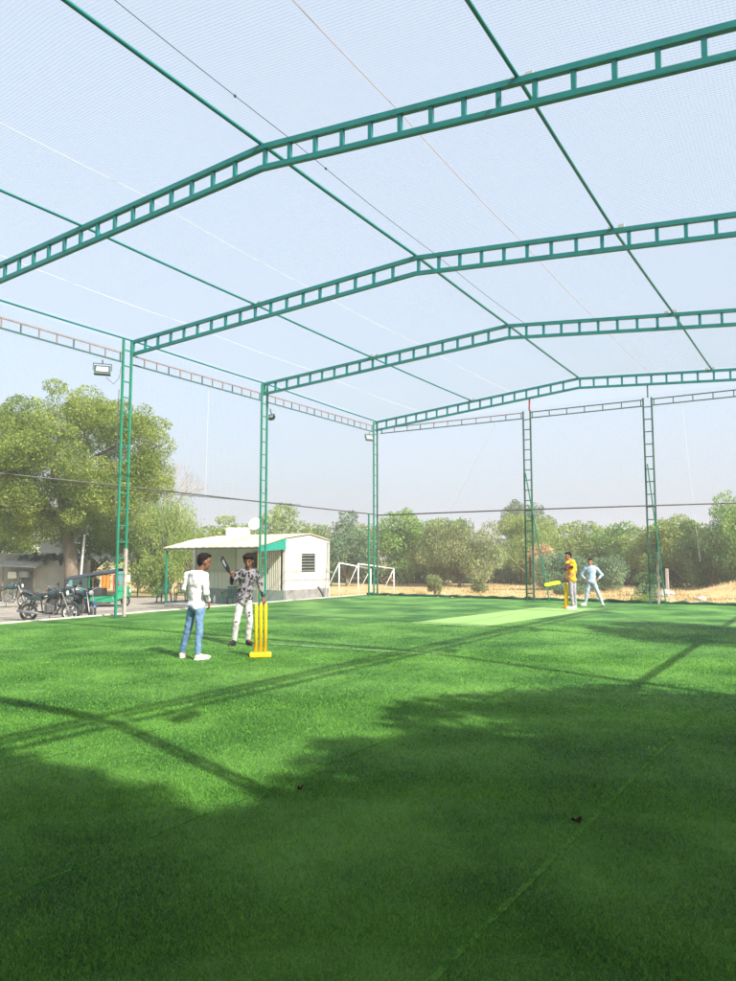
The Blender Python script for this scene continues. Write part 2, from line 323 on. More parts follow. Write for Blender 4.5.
# grass blades in the near view
def blades():
    xs = []; ys = []; hs = []; ws = []
    cx, cy = 15.44, -25.59
    for (r0, r1, dens, h, wd) in ((1.6, 3.6, 30000, 0.015, 0.0024), (3.0, 5.6, 17000, 0.016, 0.0032), (4.8, 8.6, 8000, 0.017, 0.0045), (7.5, 13, 2600, 0.017, 0.0075), (11, 19, 800, 0.017, 0.011)):
        a0, a1 = -R(72), R(8); area = (a1-a0)*(r1*r1-r0*r0)/2; n = int(area*dens)
        r = np.sqrt(RNG.uniform(r0*r0, r1*r1, n)); a = RNG.uniform(a0, a1, n)
        x = cx+r*np.sin(a); y = cy+r*np.cos(a); k = (x > -0.6) & (x < 17.2) & (y < 0)
        w0 = (r1-r)/((r1-r0)*0.35); k &= RNG.uniform(0, 1, n) < np.clip(w0, 0, 1)
        k &= ~((y > -10.35) & (np.abs(x-(8.03+(y+10.3)*0.111)) < 0.95))
        xs.append(x[k]); ys.append(y[k]); hs.append(np.full(k.sum(), h)); ws.append(np.full(k.sum(), wd))
    x, y, h, wd = map(np.concatenate, (xs, ys, hs, ws)); n = len(x)
    th = RNG.uniform(0, 2*PI, n); ln = RNG.uniform(0.2, 1.25, n); ta = RNG.uniform(0, 2*PI, n); h = h*RNG.uniform(0.6, 1.25, n)
    # clumpy length variation
    cl = 0.9+0.22*np.sin(x*61+np.sin(y*39)*2)*np.sin(y*57+np.sin(x*43)*2)+0.15*np.sin(x*13.1+np.sin(y*9.7)*2)*np.sin(y*11.3+np.sin(x*7.1)*2); h = h*cl
    b = np.stack([x, y, np.full(n, 0.001)], 1); s = np.stack([np.cos(th), np.sin(th), 0*th], 1)*(wd/2)[:, None]
    tip = b+np.stack([np.cos(ta)*h*ln, np.sin(ta)*h*ln, h], 1)
    vv = np.stack([b-s, b+s, tip], 1).reshape(-1, 3)
    me = fastmesh('turf_blades', vv, 3, np.arange(n*3)); o = mobj('turf_blades', me, M['blades'])
    tag(o, 'short curling green blades of the artificial turf', 'turf blades', kind='stuff')
blades()

# terrain outside the turf
def ground_material():
    m, nt, out = new_mat('dry earth and stubble'); L = nt.links.new
    b = N(nt, 'ShaderNodeBsdfPrincipled', i_Roughness=0.95); b.inputs['Specular IOR Level'].default_value = 0.1
    tc = N(nt, 'ShaderNodeTexCoord'); sp = N(nt, 'ShaderNodeSeparateXYZ'); L(tc.outputs['Object'], sp.inputs[0])
    n0 = N(nt, 'ShaderNodeTexNoise', i_Scale=0.12, i_Detail=4); n1 = N(nt, 'ShaderNodeTexNoise', i_Scale=0.9, i_Detail=8, i_Roughness=0.75); n2 = N(nt, 'ShaderNodeTexNoise', i_Scale=9, i_Detail=6, i_Roughness=0.7)
    mp = N(nt, 'ShaderNodeMapping'); mp.inputs['Scale'].default_value = (1, 1, 1)
    for n in (n0, n1, n2): L(tc.outputs['Object'], n.inputs['Vector'])
    field = ramp(nt, [(0.35, (0.34, 0.23, 0.10)), (0.5, (0.44, 0.32, 0.16)), (0.66, (0.52, 0.40, 0.23))]); L(n1.outputs['Fac'], field.inputs[0])
    yard = ramp(nt, [(0.32, (0.21, 0.19, 0.165)), (0.55, (0.30, 0.275, 0.24)), (0.7, (0.37, 0.34, 0.30))]); L(n1.outputs['Fac'], yard.inputs[0])
    grs = ramp(nt, [(0.35, (0.16, 0.20, 0.06)), (0.65, (0.30, 0.26, 0.12))]); L(n2.outputs['Fac'], grs.inputs[0])
    # where the yard turns into field: Y > 3 + noise
    a = N(nt, 'ShaderNodeMath', operation='MULTIPLY_ADD'); L(n0.outputs['Fac'], a.inputs[0]); a.inputs[1].default_value = 6; L(sp.outputs['Y'], a.inputs[2])
    mr = N(nt, 'ShaderNodeMapRange'); mr.inputs[1].default_value = 3.5; mr.inputs[2].default_value = 6.5; L(a.outputs[0], mr.inputs[0])
    mx = N(nt, 'ShaderNodeMix', data_type='RGBA'); L(mr.outputs[0], mx.inputs[0]); L(yard.outputs[0], mx.inputs[6]); L(field.outputs[0], mx.inputs[7])
    mr2 = N(nt, 'ShaderNodeMapRange'); mr2.inputs[1].default_value = 0.56; mr2.inputs[2].default_value = 0.64; L(n0.outputs['Fac'], mr2.inputs[0])
    mx2 = N(nt, 'ShaderNodeMix', data_type='RGBA'); L(mr2.outputs[0], mx2.inputs[0]); L(mx.outputs[2], mx2.inputs[6]); L(grs.outputs[0], mx2.inputs[7])
    L(mx2.outputs[2], b.inputs['Base Color'])
    bp = N(nt, 'ShaderNodeBump', i_Strength=0.7, i_Distance=0.06); L(n2.outputs['Fac'], bp.inputs['Height']); L(bp.outputs[0], b.inputs['Normal'])
    L(b.outputs[0], out.inputs[0]); return m
def gz(x, y):
    d = max(0, y-3)
    z = -0.5-0.55*min(1, d/14)
    # earthen bank at the far right
    bx = math.hypot((x-13.5)/7.5, (y-34)/4.5)
    if bx < 1: z += 1.35*(1-bx*bx)**1.5
    return z
def terrain():
    def axis(a, b, inner0, inner1, st, big):
        s = list(np.arange(inner0, inner1+1e-6, st)); l = inner0; step = st
        while l > a: step *= 1.6; l -= step; s.insert(0, max(l, a))
        l = inner1; step = st
        while l < b: step *= 1.6; l += step; s.append(min(l, b))
        return s
    xs = axis(-900, 900, -60, 60, 1.5, 0); ys = axis(-900, 900, -45, 90, 1.5, 0)
    vs = [(x, y, gz(x, y)+0.03*math.sin(x*0.9)*math.sin(y*0.7)*(1 if abs(x) < 100 and abs(y) < 100 else 0)) for y in ys for x in xs]; nx = len(xs)
    fs = [(j*nx+i, j*nx+i+1, (j+1)*nx+i+1, (j+1)*nx+i) for j in range(len(ys)-1) for i in range(nx-1)]
    me = bpy.data.meshes.new('ground'); me.from_pydata(vs, [], fs); tag(mobj('ground', me, ground_material(), smooth=True), kind='structure')
terrain()
# kerbs of the raised turf
b = MB(); b.box((-0.86, -14.0, -0.235), (0.12, 29.2, 0.53)); tag(b.build('kerb', M['kerb'], bevel=0.012), kind='structure')
def border():
    b = MB(); n = 90; pts = []
    for i in range(n+1):
        x = -0.8+18.3*i/n; pts.append((x, 0.5+0.03*math.sin(i*2.1), 0.035+0.02*math.sin(i*1.7)+0.012*math.sin(i*4.1)))
    b.tube(pts, [0.055+0.02*math.sin(i*2.7)*math.sin(i*0.9) for i in range(n+1)], 8)
    tag(b.build('net_hem', M['border'], smooth=True), 'dark green net hem rolled up along the far edge of the turf', 'net hem')
border()
def dead_leaf(x, y, s, rz, label):
    b = MB(); n = 9; vs = [(0, 0, 0.012)]
    for k in range(n):
        a = 2*PI*k/n; rr = s*(1+0.25*math.sin(3*a+rz)); vs.append((rr*math.cos(a)*1.4, rr*math.sin(a), 0.022+0.015*math.sin(2*a+rz)))
    b.add(vs, [(0, 1+k, 1+(k+1) % n) for k in range(n)]); o = b.build('dead_leaf', M['leaf_fallen']); o.location = (x, y, 0.004); o.rotation_euler.z = rz
    sm = o.modifiers.new('thick', 'SOLIDIFY'); sm.thickness = 0.004
    tag(o, label, 'leaf', 'dead leaves on the turf')
dead_leaf(14.16, -21.29, 0.020, 0.3, 'curled dark leaf lying alone on shaded turf beside the pale seam')
dead_leaf(12.47, -21.64, 0.014, 1.2, 'curled dark leaf at the edge of the tree shadow, more to the left')

# ------------------------------------------------------------------ steel frame of the cage
TY = [0.0, -7.15, -12.57, -17.36, -23.4]
XE, ZE = 0.0, 7.24; RX = 8.43
RZ = [7.84, 7.77, 7.71, 7.76, 7.76]; LZ = [7.10, 7.24, 7.28, 7.27, 7.25]; EZ = [7.22, 6.88, 6.88, 6.92, 6.92]
RXs = [8.28, 8.41, 8.52, 8.43, 8.45]
def roof_z(k, x):
    if x <= RXs[k]: return LZ[k]+(RZ[k]-LZ[k])*(x-XE)/(RXs[k]-XE)
    return RZ[k]+(EZ[k]-RZ[k])*(x-RXs[k])/(XR-RXs[k])
def zc(x, y):   # roof surface height anywhere
    for k in range(4):
        if y >= TY[k+1] or k == 3:
            t = (TY[k]-y)/(TY[k]-TY[k+1]); return roof_z(k, x)*(1-t)+roof_z(k+1, x)*t
wherez = ['far end of the cage above the rear columns', 'second from the far end', 'third from the far end, in the middle of the roof', 'nearest one in view, crossing the whole top of the picture', 'out over the photographer']
for k, y in enumerate(TY):
    t = thing('roof_truss', 'teal green ladder roof truss, '+wherez[k], 'truss', (0, y, 0), group='ladder trusses spanning the cage roof')
    D = 0.33; A = V((XE-0.08, 0, roof_z(k, XE)-0.03)); Rg = V((RXs[k], 0, RZ[k]-0.03)); B = V((XR, 0, EZ[k]-0.03))
    dn = V((0, 0, -D))
    b = MB(); b.bar(A, Rg, 0.08, 0.08); b.bar(Rg, B, 0.08, 0.08); b.build('top_chord', M['truss'], t)
    b = MB(); b.bar(A+dn, Rg+dn, 0.075, 0.075); b.bar(Rg+dn, B+dn, 0.075, 0.075); b.build('bottom_chord', M['truss'], t)
    n = 18
    for side, (P, Q) in enumerate(((A, Rg), (Rg, B))):
        for i in range(n+1):
            if side == 0 and i == n: continue
            c = P.lerp(Q, (i+0.15)/(n+0.3) if i < n else 0.985); b = MB(); wdt = 0.058
            b.bar(c+V((0, 0, -0.03)), c+dn+V((0, 0, 0.03)), wdt, 0.05); b.build('strut', M['truss'], t)
    if k < 4:
        for xx in (4.18, 12.53):
            zz = roof_z(k, xx)
            for q in (-1, 1): MB().box((xx+q*0.09, 0.085, zz+0.05), (0.10, 0.055, 0.10)).build('purlin_clip', M['mud_pale'], t)
# purlins
def purlin(name, xf, r, label):
    b = MB(); pts = []
    for k, y in enumerate(TY):
        x = xf(k); pts.append((x, y, roof_z(k, x)+r))
        if k < 4:
            for f in (0.33, 0.66):
                yy = y+(TY[k+1]-y)*f; x2 = xf(k)*(1-f)+xf(k+1)*f
                z2 = (roof_z(k, xf(k))*(1-f)+roof_z(k+1, xf(k+1))*f)+r-0.012; pts.append((x2, yy, z2))
    x = xf(4); pts.append((x, -29, roof_z(4, x)+r))
    b.tube(pts, r, 8); o = b.build(name, M['truss'], smooth=True); tag(o, label, 'purlin', 'long pipes running over the trusses')
purlin('purlin', lambda k: RXs[k], 0.030, 'ridge pipe running along the peak of all the roof trusses')
purlin('purlin', lambda k: [4.19, 4.10, 4.18, 4.20, 4.2][k], 0.025, 'thin green pipe over the left half of the roof, between eave and ridge')
purlin('purlin', lambda k: [12.58, 12.59, 12.49, 12.5, 12.5][k], 0.027, 'dark green pipe over the right half of the roof, reaching the top edge')
purlin('purlin', lambda k: -0.06, 0.024, 'eave pipe along the left side above the pinkish ladder beam')
purlin('purlin', lambda k: XR, 0.04, 'eave pipe along the right side of the cage')
# ladder beams
def ladder_beam(p, q, d, n, label, top, low, group, topw=0.035, name='ladder_beam'):
    p, q = V(p), V(q); t = thing(name, label, 'beam', p, group=group); dd = q-p; dn = V((0, 0, -d))
    MB().bar((0, 0, 0), dd, topw, topw).build('top_rail', top, t)
    MB().bar(dn, dd+dn, topw, topw).build('bottom_rail', low, t)
    for i in range(n+1):
        c = dd*((i+0.1)/(n+0.2)); MB().bar(c+V((0, 0, -topw/2)), c+dn+V((0, 0, topw/2)), 0.028, 0.028).build('rung', top if i % 3 else low, t)
COLY = [-0.13, -7.15, -12.76, -17.36, -23.4]
segs = [(COLY[i+1], COLY[i]) for i in range(4)]+[(-29.0, COLY[4])]
lbl = ['farthest pinkish ladder beam on the left side, ending at the rear corner', 'pinkish ladder beam on the left side between the second and third columns', 'pinkish ladder beam leaving the picture at left above the trees, floodlight hanging from it', 'ladder beam on the left side, beside the camera', 'ladder beam on the left side, behind the camera']
for (a, c), l in zip(segs, lbl):
    ladder_beam((-0.05, a+0.14, 6.89), (-0.05, c-0.14, 6.89), 0.24, int((c-a)/0.46), l, M['primer'], M['beam_lower'], 'ladder beams round the cage')
for i, ((a, c)) in enumerate(segs):
    ladder_beam((XR, a+0.14, 6.80), (XR, c-0.14, 6.80), 0.24, int((c-a)/0.46), ['farthest ladder beam on the right side', 'second ladder beam on the right side', 'third ladder beam on the right side', 'fourth ladder beam on the right side', 'nearest ladder beam on the right side'][i], M['primer'], M['beam_lower'], 'ladder beams round the cage', 0.05)
XB = [6.38, 10.58]
for a, c, l in ((0.16, XB[0]-0.15, 'greyish ladder beam at the back from the corner to the first rear column'), (XB[0]+0.15, XB[1]-0.15, 'greyish ladder beam at the back between the two rear columns'), (XB[1]+0.15, XR-0.15, 'greyish ladder beam at the back running off to the right')):
    ladder_beam((a, 0.0, 6.80), (c, 0.0, 6.80), 0.21, int((c-a)/0.58), l, M['primer'] if a < 1 else M['dark_column'], M['dark_column'], 'ladder beams round the cage')
# columns
def ladder_column(x, y, axis, h, label, m1, m2, step=0.42, sleeve=None, h0=-0.05, wd=0.27, plate=True):
    t = thing('lattice_column', label, 'column', (x, y, 0), group='ladder columns carrying the cage')
    ax = V((1, 0, 0)) if axis == 'x' else V((0, 1, 0))
    for s, mm_ in ((-1, m1), (1, m2)):
        MB().bar(ax*s*wd/2+V((0, 0, h0)), ax*s*wd/2+V((0, 0, h)), 0.052, 0.052).build('leg', mm_, t)
    n = int((h-0.3)/step)
    for i in range(n+1):
        z = 0.25+i*step
        MB().bar(ax*(-wd/2+0.026)+V((0, 0, z)), ax*(wd/2-0.026)+V((0, 0, z)), 0.03, 0.03).build('rung', m1, t)
    if plate: MB().box((0, 0, 0.006), (0.42 if axis == 'x' else 0.16, 0.16 if axis == 'x' else 0.42, 0.012)).build('base_plate', M['dark_column'], t)
    if sleeve:
        MB().box(tuple(ax*wd/2+V((0, 0, sleeve/2))), (0.075, 0.075, sleeve)).build('leg_sleeve', M['pale_concrete'], t, bevel=0.01)
    return t
ladder_column(-0.0, COLY[0], 'y', 7.05, 'green ladder column at the rear left corner with a small floodlight near its top', M['column'], M['dark_column'])
ladder_column(-0.0, COLY[1], 'y', 7.2, 'green ladder column behind the man with the raised bat, floodlight on its right', M['column'], M['column'])
c3 = ladder_column(-0.0, COLY[2], 'y', 7.25, 'tall bright green ladder column in front of the big tree, pale post at its foot', M['column'], M['column'], sleeve=1.75)
ladder_column(-0.0, COLY[3], 'y', 7.2, 'green ladder column on the left side just out of view', M['column'], M['column'])
ladder_column(-0.0, COLY[4], 'y', 7.2, 'green ladder column on the left side beside the camera', M['column'], M['column'])
for i, y in enumerate([0.0]+TY[1:]):
    ladder_column(XR, y, 'x', 6.88, 'green ladder column on the right side, %s' % ['at the rear corner', 'second from the rear', 'third from the rear', 'fourth from the rear', 'nearest the camera'][i], M['column'], M['column'])
MB().bar((0.0, 0, 0), (0.0, 0, 7.3), 0.04).build('door_jamb', M['column'], c3) if False else None
ca = ladder_column(XB[0], 0.0, 'x', 6.86, 'dull green ladder column left of the man in yellow, with a slanting brace', M['dark_column'], M['dark_column'], 0.37)
cb = ladder_column(XB[1], 0.0, 'x', 6.86, 'grey green ladder column right of the man in pale blue, thin brace crossing it', M['dark_column'], M['dark_column'], 0.42, sleeve=1.7)
for c_, bx, tz in ((ca, (-0.08, 0.7), 4.58), (cb, (-0.06, 0.36), 4.62)):
    MB().bar((bx[0], -0.05, tz), (bx[1], -0.05, 0.0), 0.035).build('brace', M['column'], c_)
MB().bar((0.10, 0, 6.86), (0.12, 0, roof_z(0, 6.4)-0.35), 0.05).build('top_post', M['redpost'], ca)
MB().bar((0.02, 0, 6.86), (0.02, 0, roof_z(0, 10.6)-0.35), 0.04).build('top_post', M['dark_column'], cb)
MB().bar((0.02, 0, 0.8), (0.02, 0, 1.55), 0.07).build('rust_plate', M['redpost'], ca)
# green netting wrapped round the lower part of the first rear column
def wrap(c_, z0, z1, hw):
    b = MB(); nz = int((z1-z0)/0.045)
    for i in range(nz):
        z = z0+i*0.045; s = 0.01*math.sin(i*0.7)
        b.bar((-hw+s, -0.045, z), (hw+s, -0.045, z+0.01), 0.006)
    for i in range(7):
        x = -hw+2*hw*i/6; b.bar((x, -0.052, z0), (x+0.01, -0.052, z1), 0.006)
    b.build('net_cladding', M['net_dense'], c_)
wrap(ca, 0.05, 3.1, 0.15); wrap(cb, 0.5, 1.75, 0.14)
p = MB(); p.bar((0, 0, 0), (0, 0, 3.3), 0.05); o = p.build('post', M['column']); o.location = (-0.02, -0.62, -0.03); tag(o, 'thin green post just left of the rear corner column', 'post')
# rails at about 3.3 m
MB().tube([(-0.04, -28, 3.42), (-0.04, -12.6, 3.37), (-0.04, -5.2, 3.31), (-0.04, -0.05, 3.27)], 0.021, 8).build('rail', M['pipe'], smooth=True)
tag(bpy.data.objects['rail'], 'grey pipe rail crossing the left side at mid height, in front of the big tree', 'rail', 'mid height rails of the cage')
o = MB().tube([(0.0, -0.02, 3.24), (6, -0.03, 3.25), (XR, -0.02, 3.2)], 0.024, 8).build('rail', M['pipe'], smooth=True)
tag(o, 'dark pipe rail crossing the back side above the tree tops', 'rail', 'mid height rails of the cage')
o = MB().tube([(XR, 0, 3.3), (XR, -28, 3.3)], 0.05, 8).build('rail', M['pipe'], smooth=True)
tag(o, 'pipe rail along the right side at mid height', 'rail', 'mid height rails of the cage')
# ------------------------------------------------------------------ nets
def net_mesh(name, lines, r):
    vs = []; idx = []; base = 0
    for pts in lines:
        pts = np.asarray(pts, float); m = len(pts); d = pts[-1]-pts[0]; d /= np.linalg.norm(d)
        u = np.array([0, 0, 1.0]) if abs(d[2]) < 0.9 else np.array([1.0, 0, 0]); a = np.cross(d, u); a /= np.linalg.norm(a); c = np.cross(a, d)
        offs = [(a*math.cos(t)+c*math.sin(t))*r for t in (0.5, 2.6, 4.7)]
        v = np.stack([pts+o_ for o_ in offs], 1).reshape(-1, 3); vs.append(v)
        i = np.arange(m-1)
        for k in range(3):
            k2 = (k+1) % 3; idx.append(np.stack([base+i*3+k, base+i*3+k2, base+(i+1)*3+k2, base+(i+1)*3+k], 1).ravel())
        base += 3*m
    return fastmesh(name, np.concatenate(vs), 4, np.concatenate(idx))
def roof_net():
    sp = 0.05; lines = []
    def zn(x, y):
        s = 0.045*abs(math.sin(PI*(x-0.0)/4.2))*(0.5+0.5*abs(math.sin(PI*y/6)))
        return zc(x, y)+0.075-s
    x = 0.0
    while x <= XR:
        lines.append([(x+0.012*math.sin(y*1.3+x*2), y, zn(x, y)) for y in np.linspace(0, -28, 23)]); x += sp
    y = 0.0
    while y >= -28:
        lines.append([(x, y+0.012*math.sin(x*1.7+y), zn(x, y)) for x in np.linspace(0, XR, 18)]); y -= sp
    tag(mobj('roof_net', net_mesh('roof_net', lines, 0.0014), M['net_white']), 'fine pale net stretched over the whole roof of the cage', 'net')
roof_net()
def side_net(name, P, dirv, length, h, sp, r, m, label, h0=0.0):
    lines = []; P = np.array(P, float); d = np.array(dirv, float); s = 0
    nz = np.linspace(h0, h, 8)
    while s <= length:
        lines.append([P+d*s+np.array([0, 0, z])+d*0.015*math.sin(z*2.2+s) for z in nz]); s += sp
    z = h0; k = int(length/1.5)
    while z <= h:
        lines.append([P+d*q+np.array([0, 0, z-0.02*abs(math.sin(q*1.1))]) for q in np.linspace(0, length, k)]); z += sp
    tag(mobj(name, net_mesh(name, lines, r), m), label, 'net', 'nets hanging round the cage')
side_net('side_net', (-0.1, -28, 0), (0, 1, 0), 27.9, 7.2, 0.05, 0.0011, M['net_side'], 'fine green net hanging along the left side in front of the trees and the hut')
side_net('side_net', (-0.1, 0.07, 0), (1, 0, 0), 17.1, 7.0, 0.06, 0.0009, M['net_side'], 'fine green net hanging across the back in front of the dry field')
# cords over the roof
def cord(pts, r, m, label, knots=0):
    b = MB(); full = []
    for i in range(len(pts)-1):
        a, c = V(pts[i]), V(pts[i+1]); n = 10
        for k in range(n):
            t = k/n; q = a.lerp(c, t); q.z -= 0.05*math.sin(PI*t)*(a-c).length/6; full.append(q)
    full.append(V(pts[-1])); b.tube(full, r, 5)
    for k in range(knots):
        q = full[(k*4+2) % len(full)]; b.ell(q, (0.022, 0.022, 0.022), n=6, m=4)
    tag(b.build('cord', m), label, 'cord', 'cords slung under the roof net')
def rz_(x, y, dz=0.02): return (x, y, zc(x, y)+dz)
cord([rz_(9.25, -29), rz_(9.1, -23.4), rz_(8.95, -17.36), rz_(8.95, -12.57), rz_(8.9, -7.15)], 0.005, M['cable'], 'thin dark cord with small knots running beside the ridge pipe', 6)
cord([rz_(10.9, -29), rz_(10.9, -23.4), rz_(10.8, -17.36), rz_(10.8, -12.57), rz_(10.75, -7.15), rz_(10.7, 0)], 0.006, M['cord_pink'], 'pinkish cord slanting down between the ridge pipe and the right pipe')
cord([rz_(5.9, -29), rz_(5.9, -23.4), rz_(5.9, -17.36), rz_(5.8, -12.57), rz_(5.8, -7.15), rz_(5.8, 0)], 0.0045, M['cord_white'], 'white cord between the left pipe and the ridge pipe')
cord([rz_(2.1, -29), rz_(2.1, -23.4), rz_(2.0, -17.36), rz_(2.0, -12.57), rz_(2.0, -7.15), rz_(2.0, 0)], 0.0045, M['cord_white'], 'white cord between the left eave and the left pipe')
def loose(pts, r, m, name, label, cat='cord'):
    tag(MB().tube(pts, r, 5).build(name, m), label, cat)
loose([(5.14, 0.04, 6.5), (4.3, 0.05, 5.1), (3.26, 0.04, 3.27)], 0.006, M['cord_pink'], 'cord', 'thin slack cord slanting across the upper back net')
loose([(-0.12, -9.6, 6.6), (-0.13, -9.62, 4.9), (-0.12, -9.66, 3.3)], 0.0035, M['cord_white'], 'cord', 'white cord hanging straight down the left side net beside the tall tree')
loose([(11.62, 0.03, 7.1), (11.75, 0.03, 5.0), (11.9, 0.03, 2.9), (12.0, 0.03, 1.4)], 0.003, M['cord_white'], 'cord', 'white cord hanging down the back net at the far right')
# guy rope behind first rear column
loose([(6.3, 0.1, 0.85), (-0.2+4.3, 2.2, 2.3)], 0.010, M['timber'], 'guy_rope', 'pale rope slanting down to the foot of the first rear column', 'rope')
# ------------------------------------------------------------------ floodlights
def floodlight(loc, rz, tilt, label, size=0.36, arm=0.25, arm_dir=None):
    t = thing('floodlight', label, 'floodlight', loc, rz, 'floodlights on the cage')
    mr = Matrix.Rotation(tilt, 3, 'X'); w_, h_ = size, size*0.72
    def T(p): return mr @ V(p)
    b = MB(); b.box((0, 0, 0), (w_, 0.07, h_), mr); 
    for i in range(6): b.box(T((-w_*0.4+i*w_*0.16, 0.055, 0)), (0.012, 0.04, h_*0.8), mr)
    b.build('housing', M['lamp_body'], t, bevel=0.008)
    b = MB(); b.box(T((0, -0.038, h_*0.06)), (w_*0.70, 0.01, h_*0.5), mr); b.build('lens', M['lens'], t)
    b = MB(); b.bar((-w_/2-0.02, 0, 0), (-w_/2-0.02, 0, h_*0.62), 0.02); b.bar((w_/2+0.02, 0, 0), (w_/2+0.02, 0, h_*0.62), 0.02); b.bar((-w_/2-0.03, 0, h_*0.62), (w_/2+0.03, 0, h_*0.62), 0.02); b.build('bracket', M['lamp_body'], t)
    a = arm_dir or (0, 0, arm); MB().tube([(0, 0, h_*0.62), (a[0], a[1], h_*0.62+a[2])], 0.016, 8).build('arm', M['lamp_body'], t)
floodlight((-0.02, -13.52, 6.27), R(52), R(-30), 'dark rectangular floodlight hanging left of the tallest column against the sky', 0.40, 0.12, (0.0, 0.0, 0.10))
floodlight((-0.0, -6.78, 6.16), R(-10), R(-35), 'pale floodlight tilted sideways just right of the column behind the batsman', 0.22, 0.12, (-0.05, -0.02, 0.2))
floodlight((-0.0, -0.62, 6.33), R(60), R(-25), 'small dark floodlight left of the rear corner column', 0.34, 0.1, (0.02, 0.02, 0.09))
for i, y in enumerate((-6.9, -12.9, -16.9, -22.75)):
    floodlight((XR-0.02, y, 6.3), R(-80), R(-25), 'dark floodlight on the right side of the cage, %s' % ['farthest', 'second farthest', 'third farthest', 'nearest the camera'][i], 0.40, 0.12, (0, 0, 0.15))
loose([(-0.02, -13.4, 6.12), (-0.03, -13.15, 6.0), (-0.03, -12.98, 6.2), (-0.03, -12.93, 6.5)], 0.006, M['cable'], 'cable', 'thin lamp cable looping from the hanging floodlight to the tall column', 'cable')
loose([(-0.06, -12.95, 5.9), (-0.06, -12.96, 4.2), (-0.06, -12.95, 2.6)], 0.009, M['pipe'], 'cable', 'thin cable running down the outside of the tall column', 'cable')
loose([(-0.1, -28, 3.32), (-0.12, -20, 3.2), (-0.12, -12.9, 3.28), (-0.1, -5, 3.36)], 0.008, M['cable'], 'cable', 'thin cable strung just under the left rail', 'cable')
